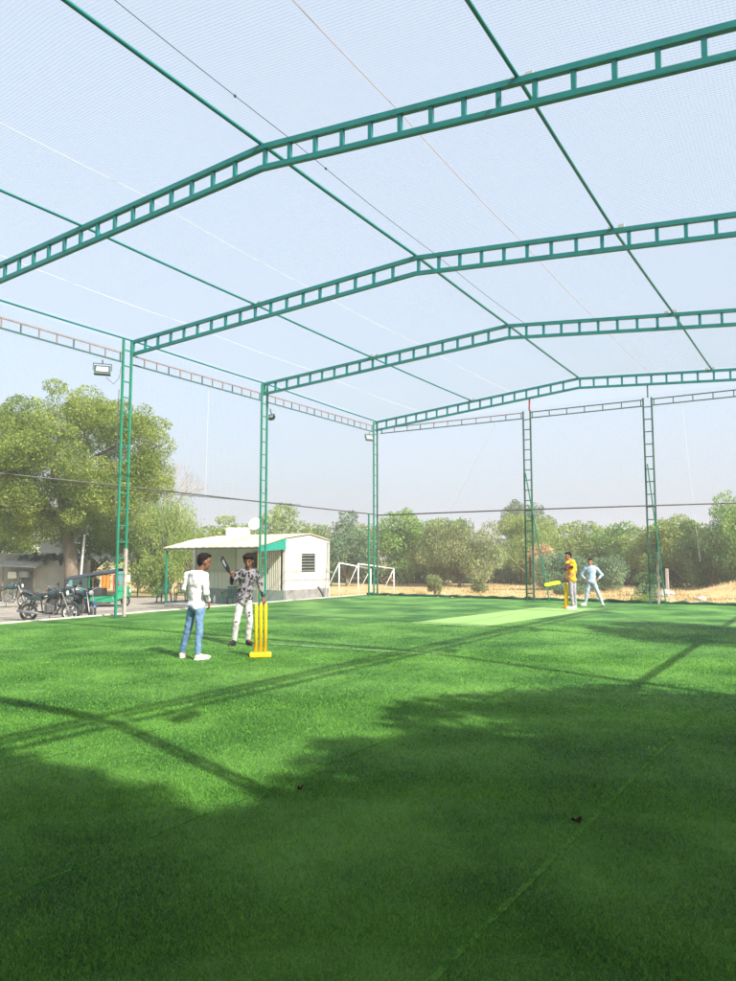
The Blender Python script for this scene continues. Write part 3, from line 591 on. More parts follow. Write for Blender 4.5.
# ------------------------------------------------------------------ hut
def hut():
    t = thing('hut', 'low white hut with beige sheet roof, green fascia and shaded porch', 'hut', (-2.93, -2.25, 0))
    G = -0.5; W = 4.95; D = 2.95; X0 = -W
    prof = [(0.0, G), (D, G), (D, 2.24), (1.62, 2.46), (0.0, 2.27)]
    # right gable wall with window hole built from four pieces
    wy0, wy1, wz0, wz1 = 1.08, 2.02, 0.94, 1.70
    b = MB(); th = 0.14
    def quadp(pts): b.prism([(-th, y, z) for y, z in pts], (th, 0, 0))
    quadp([(0, 0.24), (wy0, 0.24), (wy0, 2.27+0.19*wy0/1.62), (0, 2.27)])
    quadp([(wy1, 0.24), (D, 0.24), (D, 2.24), (wy1, 2.24+0.22*(D-wy1)/(D-1.62))])
    quadp([(wy0, 0.24), (wy1, 0.24), (wy1, wz0), (wy0, wz0)])
    quadp([(wy0, wz1), (wy1, wz1), (wy1, 2.24+0.22*(D-wy1)/(D-1.62)), (1.62, 2.46), (wy0, 2.27+0.19*wy0/1.62)])
    b.build('gable_wall', M['hut_wall'], t)
    b = MB(); b.box((X0/2, D+0.07, 0.87), (W, 0.14, 2.74)); b.box((X0-0.07, D/2, 0.8), (0.14, D, 2.7)); b.build('rear_wall', M['hut_wall'], t)
    b = MB(); b.prism([(-th-0.02, -0.02, G), (-th-0.02, D+0.03, G), (-th-0.02, D+0.03, 0.24), (-th-0.02, -0.02, 0.24)], (th+0.05, 0, 0)); b.build('plinth', M['plinth'], t)
    wn = MB(); 
    for y in (wy0, wy1): wn.bar((-0.03, y, wz0), (-0.03, y, wz1), 0.04, 0.05)
    for z in (wz0, wz1): wn.bar((-0.03, wy0, z), (-0.03, wy1, z), 0.05, 0.04)
    wo_ = wn.build('window', M['louvre'], t)
    MB().box((-0.10, (wy0+wy1)/2, (wz0+wz1)/2), (0.01, wy1-wy0, wz1-wz0)).build('pane', M['glass_dark'], wo_)
    for i in range(6):
        z = wz0+0.06+i*0.125; MB().box((-0.035, (wy0+wy1)/2, z), (0.012, wy1-wy0-0.06, 0.05), Matrix.Rotation(R(28), 3, 'Y')).build('louvre_slat', M['tin'], wo_)
    # front facade under the porch
    b = MB(); y = 0.0
    b.box((X0+1.16, 0.05, 1.45), (2.2, 0.08, 1.0)); b.build('upper_panel', M['hut_dark_panel'], t)
    b = MB()
    for i in range(30):
        x = X0+0.06+i*0.115
        b.box((x+0.055, 0.04+(i % 2)*0.008, 0.585 if x < X0+2.2 else 1.085), (0.108, 0.03, 0.72 if x < X0+2.2 else 1.72))
    b.build('plank_wall', M['hut_green_wall'], t)
    b = MB(); b.box((X0+1.16, -0.0, 0.945), (2.2, 0.06, 0.04)); b.box((X0+2.3, 0.0, 1.2), (0.07, 0.07, 1.9)); b.build('batten', M['hut_dark_panel'], t)
    d = MB()
    for i in range(13):
        x = -1.38+i*0.092; d.tube([(x, 0.0, 0.23), (x, 0.0, 1.88)], 0.032, 6)
    dd = d.build('door', M['hut_door'], t); MB().bar((-0.85, -0.03, 0.9), (-0.85, -0.03, 1.1), 0.03).build('handle', M['black'], dd)
    MB().bar((-1.0, -0.05, 1.35), (-1.35, -0.05, 1.32), 0.02, 0.02).build('door_bolt', M['timber'], dd)
    b = MB(); b.box((X0/2, 0.0, -0.14), (W-0.02, 0.12, 0.74)); b.build('skirting', M['hut_low'], t)
    b = MB(); b.box((X0/2, -0.85, -0.42), (W, 1.75, 0.16)); b.build('porch_floor', M['plinth'], t, bevel=0.02)
    # roof: one bent sheet with ribs
    pr = [(-1.72, 1.92), (-0.02, 2.30), (1.62, 2.50), (D+0.1, 2.27)]
    b = MB()
    for i in range(3):
        (ya, za), (yb, zb) = pr[i], pr[i+1]
        n = 26
        for k in range(n):
            xa = X0-0.12+(W+0.16)*k/n; xb = X0-0.12+(W+0.16)*(k+1)/n; off = 0.012*(k % 2)
            b.prism([(xa, ya, za+off), (xb, ya, za+off), (xb, yb, zb+off), (xa, yb, zb+off)], (0, 0, 0.035))
    b.build('roof', M['hut_roof'], t)
    b = MB(); b.prism([(0.03, -1.70, 1.915), (0.03, -0.02, 2.285), (0.03, -0.02, 1.86), (0.03, -1.70, 1.76)], (0.02, 0, 0)); b.build('side_fascia', M['fascia'], t)
    b = MB(); b.bar((X0-0.12, -1.69, 1.885), (0.03, -1.69, 1.885), 0.03, 0.045); b.build('front_fascia', M['dark_column'], t)
    b = MB(); b.bar((0, -1.60, -0.35), (0, -1.60, 1.84), 0.09); b.build('porch_post', M['timber'], t)
    b = MB(); b.bar((X0-0.02, -1.62, -0.5), (X0-0.02, -1.62, 1.84), 0.07); b.build('porch_post', M['column'], t)
    b = MB(); b.box((-1.6, -0.08, 1.42), (0.34, 0.14, 0.62)); b.build('meter_box', M['black'], t, bevel=0.01)
    b = MB(); b.tube([(0.04, D-0.08, 2.2), (0.04, D-0.12, 0.9), (0.05, D-0.3, -0.4)], 0.02, 8); b.build('drain_pipe', M['tin'], t)
    b = MB(); b.tube([(0.03, 2.2, 0.3), (0.05, 2.5, 0.0), (0.06, 2.75, -0.5)], 0.05, 8); b.build('drain_pipe', M['tarp'], t)
hut()
o = MB().box((0, 0, 0.2), (1.0, 0.6, 0.36)).build('roof_tank', M['white_paint'], bevel=0.03); MBt = o
o.location = (-6.95, -0.55, 2.48); o.rotation_euler.z = 0.5
tag(o, 'white box shaped water tank lying on the hut roof', 'water tank')
def dish():
    t = thing('satellite_dish', 'small pale satellite dish standing behind the hut roof beside the column', 'satellite dish', (-6.3, -0.2, 2.46), R(25))
    b = MB(); n = 20; vs = [(0, 0.06, 0)]
    for ring in (0.10, 0.20, 0.28):
        for k in range(n): a = 2*PI*k/n; vs.append((ring*math.cos(a), 0.06-ring*ring*0.9, ring*math.sin(a)*1.05))
    fs = [(0, 1+k, 1+(k+1) % n) for k in range(n)]
    for r_ in range(2):
        for k in range(n): fs.append((1+r_*n+k, 1+(r_+1)*n+k, 1+(r_+1)*n+(k+1) % n, 1+r_*n+(k+1) % n))
    mr = Matrix.Rotation(R(-22), 3, 'X') @ Matrix.Rotation(R(28), 3, 'Y'); b.add([mr @ V(v)+V((0, 0, 0.58)) for v in vs], fs)
    o = b.build('dish', M['white_paint'], t, smooth=True); s = o.modifiers.new('s', 'SOLIDIFY'); s.thickness = 0.012
    MB().bar((0, 0.08, 0), (0, 0.08, 0.55), 0.035).build('mast', M['tin'], t); MB().bar((0, 0, 0.35), (0.05, -0.32, 0.6), 0.02).build('feed_arm', M['tin'], t)
dish()
def plastic_chair(x, y, rz, label, z=-0.5):
    t = thing('plastic_chair', label, 'chair', (x, y, z), rz, 'dark green plastic chairs by the hut')
    MB().box((0, 0, 0.42), (0.5, 0.46, 0.035)).build('seat', M['chair_green'], t, bevel=0.012)
    b = MB()
    for i in range(7):
        a = -0.21+i*0.07; b.bar((a, 0.21, 0.44), (a, 0.28, 0.84), 0.04, 0.02)
    b.bar((-0.25, 0.28, 0.84), (0.25, 0.28, 0.84), 0.05, 0.04); b.build('backrest', M['chair_green'], t)
    for s in (-1, 1):
        b = MB(); b.bar((s*0.26, -0.2, 0.64), (s*0.26, 0.25, 0.68), 0.05, 0.025); b.bar((s*0.26, -0.2, 0.42), (s*0.26, -0.2, 0.64), 0.03, 0.04); b.build('armrest', M['chair_green'], t)
        for q in (-1, 1): MB().bar((s*0.22, q*0.19, 0.41), (s*0.26, q*0.23, 0), 0.045).build('leg', M['chair_green'], t)
plastic_chair(-10.5, -1.55, R(20), 'dark green plastic armchair left of the hut, the leftmost and lowest looking one')
plastic_chair(-9.95, -1.05, R(35), 'dark green plastic armchair standing next to the left porch post of the hut')
plastic_chair(-5.15, -3.0, R(15), 'dark green plastic armchair on the porch behind the man with the raised bat')
o = MB().tube([(0, 0, 0), (0, 0, 0.24), (0, 0, 0.28), (0, 0, 0.34)], [0.05, 0.05, 0.02, 0.02], 10).build('water_jug', M['white_paint'], smooth=True); o.location = (-6.0, -3.0, -0.34)
tag(o, 'small white water jug on the porch floor between the two men', 'jug')

# ------------------------------------------------------------------ shack
A = R(31.8)
def shack():
    t = thing('shack', 'grey green mud walled shack with tin lean-to and junk covered roof', 'shack', (-19.97, -3.61, -0.57), A)
    b = MB(); b.box((-0.7, 1.3, 1.12), (4.6, 2.6, 2.28)); b.build('wall', M['mud'], t)
    b = MB(); b.box((2.62, 1.2, 0.98), (2.0, 2.2, 2.0)); b.build('side_wall', M['mud_pale'], t)
    b = MB(); b.prism([(0.35, -0.95, 1.70), (2.15, -0.85, 1.62), (2.2, 0.06, 1.98), (0.3, 0.06, 2.08)], (0, 0, 0.04)); b.build('tin_canopy', M['tin'], t)
    for x in (0.5, 2.05): MB().bar((x, -0.82, 0), (x, -0.82, 1.66), 0.06).build('canopy_post', M['bark'], t)
    d = MB().box((1.35, -0.02, 0.72), (0.6, 0.05, 1.45)).build('door', M['tarp'], t); MB().box((1.35, -0.05, 1.2), (0.35, 0.03, 0.12)).build('door_sign', M['tin'], d)
    MB().box((0.72, -0.22, 1.25), (0.42, 0.34, 0.34)).build('cooler_box', M['hut_door'], t, bevel=0.02)
    MB().box((1.28, -0.2, 1.28), (0.44, 0.3, 0.3)).build('cooler_box', M['tin'], t, bevel=0.02)
    # tarpaulin with folds over the roof
    b = MB(); nx, ny = 26, 10; vs = []
    for j in range(ny+1):
        for i in range(nx+1):
            x = 0.9+3.0*i/nx; y = -0.25+2.6*j/ny
            z = 2.12+0.16*math.sin(i*0.9)*math.cos(j*1.1)+0.12*math.sin(i*2.3+j)-(0.30 if j == 0 else 0)*(0.5+0.5*math.sin(i*1.7)); vs.append((x, y, z))
    b.add(vs, [(j*(nx+1)+i, j*(nx+1)+i+1, (j+1)*(nx+1)+i+1, (j+1)*(nx+1)+i) for j in range(ny) for i in range(nx)])
    o = b.build('tarpaulin', M['tarp'], t); s = o.modifiers.new('s', 'SOLIDIFY'); s.thickness = 0.03
    b = MB()
    for i in range(9): b.bar((-2.8+i*0.5, -0.1, 2.27), (-2.7+i*0.5, 2.6, 2.34), 0.42, 0.03)
    b.build('roof', M['tin'], t)
shack()
o = MB().box((0, 0, 0.32), (1.1, 0.9, 0.64)).build('water_tank', M['tank_grey'], bevel=0.05); o.location = (-18.15, -1.9, 1.76); o.rotation_euler.z = A
tag(o, 'pale grey tank sitting on the shack roof under the big tree', 'water tank')
# stick shelter between the shack and the rickshaw
def shelter():
    t = thing('stick_shelter', 'ragged dark sheet shelter on thin poles beside the tree trunk', 'shelter', (-16.9, -1.4, -0.6), A)
    for x, y in ((0.3, -0.5), (2.6, -0.6), (0.4, 1.2), (2.7, 1.1)): MB().tube([(x, y, 0), (x+0.03, y, 1.2), (x, y+0.03, 2.2)], 0.035, 6).build('pole', M['bark'], t)
    b = MB(); nx, ny = 20, 8; vs = []
    for j in range(ny+1):
        for i in range(nx+1): vs.append((0.1+2.9*i/nx, -0.8+2.2*j/ny, 2.22+0.1*math.sin(i*1.3+j*0.8)+0.07*math.sin(i*2.9)-(0.28*abs(math.sin(i*1.1)) if j == 0 else 0)))
    b.add(vs, [(j*(nx+1)+i, j*(nx+1)+i+1, (j+1)*(nx+1)+i+1, (j+1)*(nx+1)+i) for j in range(ny) for i in range(nx)])
    o = b.build('sheet', M['tarp'], t); s = o.modifiers.new('s', 'SOLIDIFY'); s.thickness = 0.02
shelter()
o = MB().tube([(0, 0, 0), (0.12, 0, 1.6), (0.26, 0, 3.25)], 0.055, 8).build('leaning_pole', M['white_paint'], smooth=True); o.location = (-15.7, -2.2, -0.57)
tag(o, 'white pole leaning slightly beside the tree trunk above the rickshaw', 'pole')
def crate():
    t = thing('wire_crate', 'rusty wire crate standing at the foot of the big tree', 'crate', (-14.0, -5.2, -0.52), A)
    for i, (a, c, nrm) in enumerate((((-0.4, -0.3), (0.4, -0.3), 0), ((-0.4, 0.3), (0.4, 0.3), 0), ((-0.4, -0.3), (-0.4, 0.3), 1), ((0.4, -0.3), (0.4, 0.3), 1))):
        b = MB()
        for k in range(7): q = V((*a, 0)).lerp(V((*c, 0)), k/6); b.bar(q, q+V((0, 0, 0.62)), 0.018)
        for z in (0.02, 0.2, 0.4, 0.62): b.bar((*a, z), (*c, z), 0.02)
        b.build('side_panel', M['tarp'], t)
crate()
# washing on a line
o = MB().tube([(-13.4, -3.85, 0.76), (-10.6, -2.12, 0.78)], 0.008, 5).build('washing_line', M['cable']); tag(o, 'thin washing line behind the green rickshaw', 'line')
def cloth(x, y, wd, h, m, label, z=0.76):
    b = MB(); n = 10; vs = []; 
    for j in range(6):
        for i in range(n+1):
            u = -wd/2+wd*i/n; q = 0.05*math.sin(i*1.5+j*0.3)*(0.3+j/6); vs.append((u, q, -h*j/5*(1+0.04*math.sin(i))))
    b.add(vs, [(j*(n+1)+i, j*(n+1)+i+1, (j+1)*(n+1)+i+1, (j+1)*(n+1)+i) for j in range(5) for i in range(n)])
    o = b.build('hanging_cloth', m); o.location = (x, y, z); o.rotation_euler.z = A
    s = o.modifiers.new('s', 'SOLIDIFY'); s.thickness = 0.006; tag(o, label, 'cloth', 'cloths hanging behind the rickshaw')
cloth(-12.45, -3.25, 0.42, 0.62, M['cloth_orange'], 'orange cloth hanging on the line behind the rickshaw')
cloth(-12.0, -2.97, 0.42, 0.72, M['cloth_red'], 'red cloth hanging on the line next to the orange one')
cloth(-11.62, -2.74, 0.26, 0.3, M['white_paint'], 'small white cloth hanging on the line near the tall column')

# ------------------------------------------------------------------ vehicles
def ring(b, c, r, t, n=28, m=8, axis='y'):
    vs = []; fs = []
    for i in range(n):
        a = 2*PI*i/n
        for k in range(m):
            p = 2*PI*k/m; rr = r+t*math.cos(p); vs.append((c[0]+rr*math.cos(a), c[1]+t*0.9*math.sin(p), c[2]+rr*math.sin(a)))
    for i in range(n):
        for k in range(m): fs.append((i*m+k, i*m+(k+1) % m, ((i+1) % n)*m+(k+1) % m, ((i+1) % n)*m+k))
    b.add(vs, fs)
def wheel(parent, c, r, t, rimm, spokes=6, name='wheel'):
    w_ = bpy.data.objects.new(name, None)
    b = MB(); ring(b, (0, 0, 0), r-t, t); o = b.build(name, M['rubber'], parent, smooth=True); o.location = c
    b = MB(); ring(b, (0, 0, 0), r-2.0*t, t*0.42, m=6); b.cyl((0, -t*0.9, 0), (0, t*0.9, 0), r*0.2, 14)
    for k in range(spokes):
        a = 2*PI*k/spokes; b.bar((r*0.12*math.cos(a), 0, r*0.12*math.sin(a)), ((r-2*t)*math.cos(a), 0, (r-2*t)*math.sin(a)), t*0.8, t*0.6, up=(0, 1, 0))
    b.build('rim', rimm, o)
    b = MB(); b.cyl((0, -t*1.1, 0), (0, -t*0.9, 0), r*0.42, 18); b.build('brake_disc', M['engine'], o)
def arc(c, r, a0, a1, n=10, y=0): return [(c[0]+r*math.cos(R(a0+(a1-a0)*i/n)), y, c[2]+r*math.sin(R(a0+(a1-a0)*i/n))) for i in range(n+1)]
def motorbike(name, label, loc, rz, tank, group, detail=True):
    t = thing(name, label, 'motorcycle', loc, rz, group)
    rw, fwc = (-0.67, 0, 0.30), (0.69, 0, 0.30)
    wheel(t, rw, 0.30, 0.045, M['engine'], 6); wheel(t, fwc, 0.295, 0.04, M['alloy_white'], 6)
    b = MB(); b.tube([(0.42, 0, 0.92), (0.1, 0, 0.86), (-0.25, 0, 0.70), (-0.62, 0, 0.74)], 0.022, 8)
    b.tube([(0.42, 0, 0.88), (0.36, 0, 0.5), (0.25, 0, 0.24), (-0.2, 0, 0.24), (-0.28, 0, 0.68)], 0.024, 8)
    for s in (-1, 1): b.bar((-0.22, s*0.10, 0.30), (-0.67, s*0.10, 0.30), 0.035, 0.05); b.tube([(-0.63, s*0.12, 0.36), (-0.52, s*0.12, 0.72)], 0.028, 8)
    b.build('frame', M['black'], t)
    b = MB(); b.ell((0.16, 0, 0.88), (0.27, 0.14, 0.13)); b.ell((0.30, 0, 0.90), (0.16, 0.15, 0.12)); b.build('fuel_tank', tank, t, smooth=True)
    MB().cyl((0.18, 0, 1.0), (0.18, 0, 1.03), 0.035).build('fuel_cap', M['steel'], t)
    b = MB(); b.box((-0.22, 0, 0.86), (0.42, 0.24, 0.07)); b.box((-0.58, 0, 0.90), (0.36, 0.22, 0.07), Matrix.Rotation(R(6), 3, 'Y')); b.build('seat', M['seat'], t, bevel=0.025)
    b = MB(); b.box((-0.46, 0, 0.74), (0.46, 0.20, 0.13)); b.prism([(-0.62, -0.09, 0.70), (-0.92, -0.07, 0.88), (-0.90, -0.07, 0.95), (-0.60, -0.09, 0.84)], (0, 0.18, 0)); b.build('side_cover', tank, t, bevel=0.02)
    MB().tube([(-0.5, 0.13, 0.88), (-0.85, 0.11, 0.98), (-0.92, 0, 1.0), (-0.85, -0.11, 0.98), (-0.5, -0.13, 0.88)], 0.013, 6).build('grab_rail', M['steel'], t)
    b = MB(); b.box((0.05, 0, 0.40), (0.34, 0.22, 0.24)); b.cyl((0.02, -0.15, 0.36), (0.02, 0.15, 0.36), 0.10); b.build('engine', M['engine'], t, bevel=0.015)
    b = MB()
    for i in range(6): b.box((0.16, 0, 0.50+i*0.035), (0.19, 0.18, 0.014), Matrix.Rotation(R(-15), 3, 'Y'))
    b.box((0.15, 0, 0.60), (0.12, 0.12, 0.22)); b.build('cylinder', M['engine'], t)
    MB().tube([(0.24, -0.06, 0.58), (0.33, -0.10, 0.42), (0.18, -0.13, 0.22), (-0.15, -0.15, 0.24), (-0.35, -0.16, 0.29), (-0.95, -0.17, 0.36)], [0.02, 0.02, 0.022, 0.024, 0.045, 0.045], 10).build('exhaust', M['steel'], t, smooth=True)
    b = MB()
    for s in (-1, 1): b.tube([(0.69, s*0.085, 0.30), (0.44, s*0.085, 0.93)], 0.021, 8)
    b.build('fork', M['steel'], t)
    b = MB(); b.tube([(0.35, 0.34, 1.06), (0.40, 0.22, 1.05), (0.44, 0.08, 0.98), (0.44, -0.08, 0.98), (0.40, -0.22, 1.05), (0.35, -0.34, 1.06)], 0.013, 8); hb = b.build('handlebar', M['steel'], t)
    for s in (-1, 1): MB().tube([(0.36, s*0.24, 1.055), (0.345, s*0.36, 1.06)], 0.02, 8).build('grip', M['rubber'], hb)
    for s in (-1, 1):
        b = MB(); b.tube([(0.40, s*0.2, 1.05), (0.40, s*0.26, 1.16)], 0.007, 6); b.ell((0.40, s*0.29, 1.20), (0.015, 0.06, 0.04)); b.build('mirror', M['black'], hb, smooth=True)
    hl = MB().ell((0.52, 0, 0.90), (0.09, 0.10, 0.10)).build('headlight', M['black'], t, smooth=True)
    MB().ell((0.575, 0, 0.90), (0.045, 0.08, 0.085)).build('lamp_glass', M['lens'], hl, smooth=True)
    MB().box((0.44, 0, 1.02), (0.07, 0.16, 0.05)).build('dial_cluster', M['black'], t, bevel=0.01)
    for c_, r_, a0, a1, nm in ((fwc, 0.33, 25, 150, 'front_fender'), (rw, 0.34, 30, 170, 'rear_fender')):
        pts = arc(c_, r_, a0, a1); b = MB(); vs = []
        for p_ in pts: vs += [(p_[0], -0.06, p_[2]), (p_[0], 0, p_[2]+0.02), (p_[0], 0.06, p_[2])]
        b.add(vs, [(i*3+k, i*3+k+1, i*3+k+4, i*3+k+3) for i in range(len(pts)-1) for k in (0, 1)]); o = b.build(nm, M['black'] if c_ == rw else tank, t)
        s = o.modifiers.new('s', 'SOLIDIFY'); s.thickness = 0.006
    MB().box((-0.95, 0, 0.84), (0.04, 0.12, 0.06)).build('tail_light', M['cloth_red'], t)
    MB().box((-0.98, 0, 0.66), (0.01, 0.16, 0.12)).build('number_plate', M['white_paint'], t)
    for s in (-1, 1): MB().cyl((0.0, s*0.12, 0.28), (0.0, s*0.26, 0.28), 0.018, 8).build('foot_peg', M['rubber'], t)
    MB().tube([(-0.05, 0.14, 0.26), (-0.12, 0.30, 0.0)], 0.013, 6).build('side_stand', M['black'], t)
    b = MB(); b.bar((0.30, -0.14, 0.28), (0.33, -0.14, 0.62), 0.018); b.bar((0.30, 0.14, 0.28), (0.33, 0.14, 0.62), 0.018); b.bar((0.33, -0.14, 0.62), (0.33, 0.14, 0.62), 0.018); b.build('crash_guard', M['steel'], t)
    return t
mb = motorbike('parked_motorcycle', 'dark motorcycle parked side-on at the turf edge, with pale six spoke front wheel', (-5.67, -10.82, -0.5), A-R(3), M['tank_dark'], 'motorcycles parked outside the cage')
m2 = copy_tree(mb); m2.location = (-13.15, -7.55, -0.52); m2.rotation_euler.z = A+R(10); m2['label'] = 'dark motorcycle cut off by the left edge of the picture, in front of the shack'
m3 = copy_tree(mb); m3.location = (-7.9, -8.6, -0.5); m3.rotation_euler.z = A-R(28); m3['label'] = 'motorcycle mostly hidden behind the pale wheeled one and the blue tanked one'
motorbike('parked_motorcycle', 'motorcycle with blue tank angled towards the turf, next to the tall column', (-5.25, -9.85, -0.5), A-R(48), M['blue'], 'motorcycles parked outside the cage')
def rickshaw():
    t = thing('auto_rickshaw', 'green three-wheeled auto rickshaw with dark canopy parked beyond the motorcycles', 'auto rickshaw', (-11.66, -5.64, -0.5), A)
    t.scale = (0.86, 0.9, 0.96)
    # local x: rear (0) to front (2.95)
    for s, nm in ((-1, 0), (1, 0)): wheel(t, (0.5, s*0.56, 0.24), 0.24, 0.05, M['engine'], 5)
    wheel(t, (2.68, 0, 0.24), 0.24, 0.045, M['engine'], 5)
    b = MB()
    for s in (-1, 1):
        b.prism([(0.05, s*0.62, 0.30), (1.15, s*0.62, 0.24), (1.2, s*0.62, 0.78), (0.05, s*0.62, 0.78)], (0, -s*0.04, 0))
        b.prism([(1.15, s*0.60, 0.24), (2.3, s*0.60, 0.24), (2.75, s*0.34, 0.40), (2.72, s*0.36, 0.62), (2.2, s*0.60, 0.48), (1.2, s*0.60, 0.44)], (0, -s*0.04, 0))
    b.box((0.05, 0, 0.55), (0.06, 1.2, 0.5)); b.box((1.2, 0, 0.25), (2.2, 1.2, 0.05)); b.build('body', M['rick_green'], t)
    b = MB(); b.prism([(2.35, -0.5, 0.28), (2.85, -0.24, 0.42), (2.82, -0.24, 0.80), (2.5, -0.5, 0.90)], (0, 0, 0.001)); b = MB()
    b.add([(2.3, -0.58, 0.28), (2.3, 0.58, 0.28), (2.88, 0.26, 0.42), (2.88, -0.26, 0.42), (2.42, -0.56, 0.92), (2.42, 0.56, 0.92), (2.78, 0.28, 0.88), (2.78, -0.28, 0.88)], [(0, 1, 2, 3), (4, 7, 6, 5), (0, 3, 7, 4), (1, 5, 6, 2), (3, 2, 6, 7), (0, 4, 5, 1)])
    b.build('nose', M['rick_green'], t, bevel=0.03)
    MB().ell((2.9, 0, 0.66), (0.04, 0.09, 0.09)).build('headlight', M['lens'], t, smooth=True)
    b = MB(); b.add([(2.56, -0.5, 0.92), (2.56, 0.5, 0.92), (2.34, 0.52, 1.52), (2.34, -0.52, 1.52)], [(0, 1, 2, 3)]); o = b.build('windscreen', M['cyan_sheet'], t); s = o.modifiers.new('s', 'SOLIDIFY'); s.thickness = 0.01
    # canopy: bent sheet rising to the front
    b = MB(); xs = [-0.05, 0.1, 0.8, 1.6, 2.38]; zs = [1.20, 1.27, 1.38, 1.50, 1.60]; vs = []
    for x, z in zip(xs, zs):
        for y_, dz in ((-0.66, -0.10), (-0.60, 0.0), (-0.3, 0.05), (0, 0.06), (0.3, 0.05), (0.60, 0.0), (0.66, -0.10)): vs.append((x, y_, z+dz))
    b.add(vs, [(i*7+k, i*7+k+1, (i+1)*7+k+1, (i+1)*7+k) for i in range(4) for k in range(6)]); o = b.build('canopy', M['canvas'], t, smooth=True); s = o.modifiers.new('s', 'SOLIDIFY'); s.thickness = 0.03
    b = MB(); b.box((0.03, 0, 1.0), (0.02, 1.18, 0.46)); b.build('rear_curtain', M['canvas'], t)
    for s in (-1, 1):
        b = MB(); b.box((0.17, s*0.62, 0.98), (0.30, 0.015, 0.42)); b.build('side_window', M['cyan_sheet'], t)
        b = MB()
        for i in range(7): b.box((0.70, s*0.625, 0.84+i*0.066), (0.72, 0.02, 0.055))
        b.build('side_curtain', M['chair_green'] if s > 0 else M['lamp_body'], t)
    for x, z in ((0.05, 1.2), (1.12, 1.4), (2.38, 1.55)):
        for s in (-1, 1): MB().bar((x, s*0.6, 0.5), (x, s*0.6, z), 0.03).build('canopy_pillar', M['rick_green'], t)
    b = MB(); b.box((0.55, 0, 0.58), (0.5, 1.1, 0.14)); b.box((0.25, 0, 0.88), (0.12, 1.1, 0.5)); b.build('passenger_seat', M['seat'], t, bevel=0.03)
    b = MB(); b.box((1.45, 0, 0.62), (0.36, 0.8, 0.34)); b.box((1.26, 0, 0.98), (0.10, 0.42, 0.42)); b.build('driver_seat', M['seat'], t, bevel=0.03)
    b = MB(); b.tube([(2.5, 0, 0.6), (2.25, 0, 1.02)], 0.02, 8); b.tube([(2.2, -0.28, 1.08), (2.25, 0, 1.02), (2.2, 0.28, 1.08)], 0.018, 8); b.build('handlebar', M['black'], t)
    for s in (-1, 1): MB().box((0.5, s*0.63, 0.5), (0.62, 0.03, 0.08)).build('mudguard', M['black'], t)
    MB().tube([(1.2, -0.66, 0.18), (2.2, -0.66, 0.18)], 0.02, 6).build('side_step', M['black'], t)
rickshaw()

# ------------------------------------------------------------------ goals
def goal(name, a, c, ha, hc, label):
    t = thing(name, label, 'goal', (a[0], a[1], 0), group='small white goals behind the cage'); d = V((c[0]-a[0], c[1]-a[1], 0)); n = V((-d.y, d.x, 0)).normalized()*0.95
    za, zc_ = gz(*a), gz(*c); P0 = V((0, 0, za)); P1 = V((0, 0, ha)); Q0 = d+V((0, 0, zc_)); Q1 = d+V((0, 0, hc))
    for nm, pp, qq in (('post', P0, P1), ('post', Q0, Q1), ('crossbar', P1, Q1)): MB().tube([pp, qq], 0.034, 8).build(nm, M['white_paint'], t, smooth=True)
    for p1, z0 in ((P1, za), (Q1, zc_)): MB().tube([p1, V((p1.x, p1.y, z0))+n], 0.02, 8).build('back_stay', M['white_paint'], t, smooth=True)
    MB().tube([P0+n, Q0+n], 0.028, 8).build('ground_bar', M['white_paint'], t)
    for p0 in (P0, Q0): MB().tube([p0, p0+n], 0.028, 8).build('side_bar', M['white_paint'], t)
goal('goal_frame', (-6.6, 7.0), (-7.28, 11.3), 1.26, 0.90, 'white goal frame nearest the hut, its left post clear of the others')
goal('goal_frame', (-6.8, 9.2), (-7.6, 14.6), 1.20, 0.86, 'white goal frame partly behind the rear corner column, reaching farther right')
o = MB().box((0, 0, 0.95), (0.20, 0.20, 1.9), taper=0.85).build('field_post', M['pale_concrete'], bevel=0.01); o.location = (6.2, 27.6, -1.1)
tag(o, 'grey concrete post in the dry field right of the thin braced column', 'post')
def rock(x, y, s, label, m='rock'):
    b = MB(); b.ell((0, 0, 0), (s, s*0.8, s*0.6), n=10, m=7); o = b.build('rock', M[m]); rnd = random.Random(int(x*100))
    for v in o.data.vertices: v.co *= 1+rnd.uniform(-0.18, 0.18)
    o.location = (x, y, gz(x, y)+s*0.3); tag(o, label, 'rock', 'rocks lying in the field')
rock(6.3, 26.5, 0.5, 'pale boulder at the foot of the concrete post')
rock(-6.9, 16.0, 0.16, 'small pale stone on the dry field right of the goals'); rock(-5.9, 13.0, 0.22, 'low pale stone in the grass between goals and first rear column')
rock(8.9, 22.8, 0.3, 'grey stone below the earthen bank')

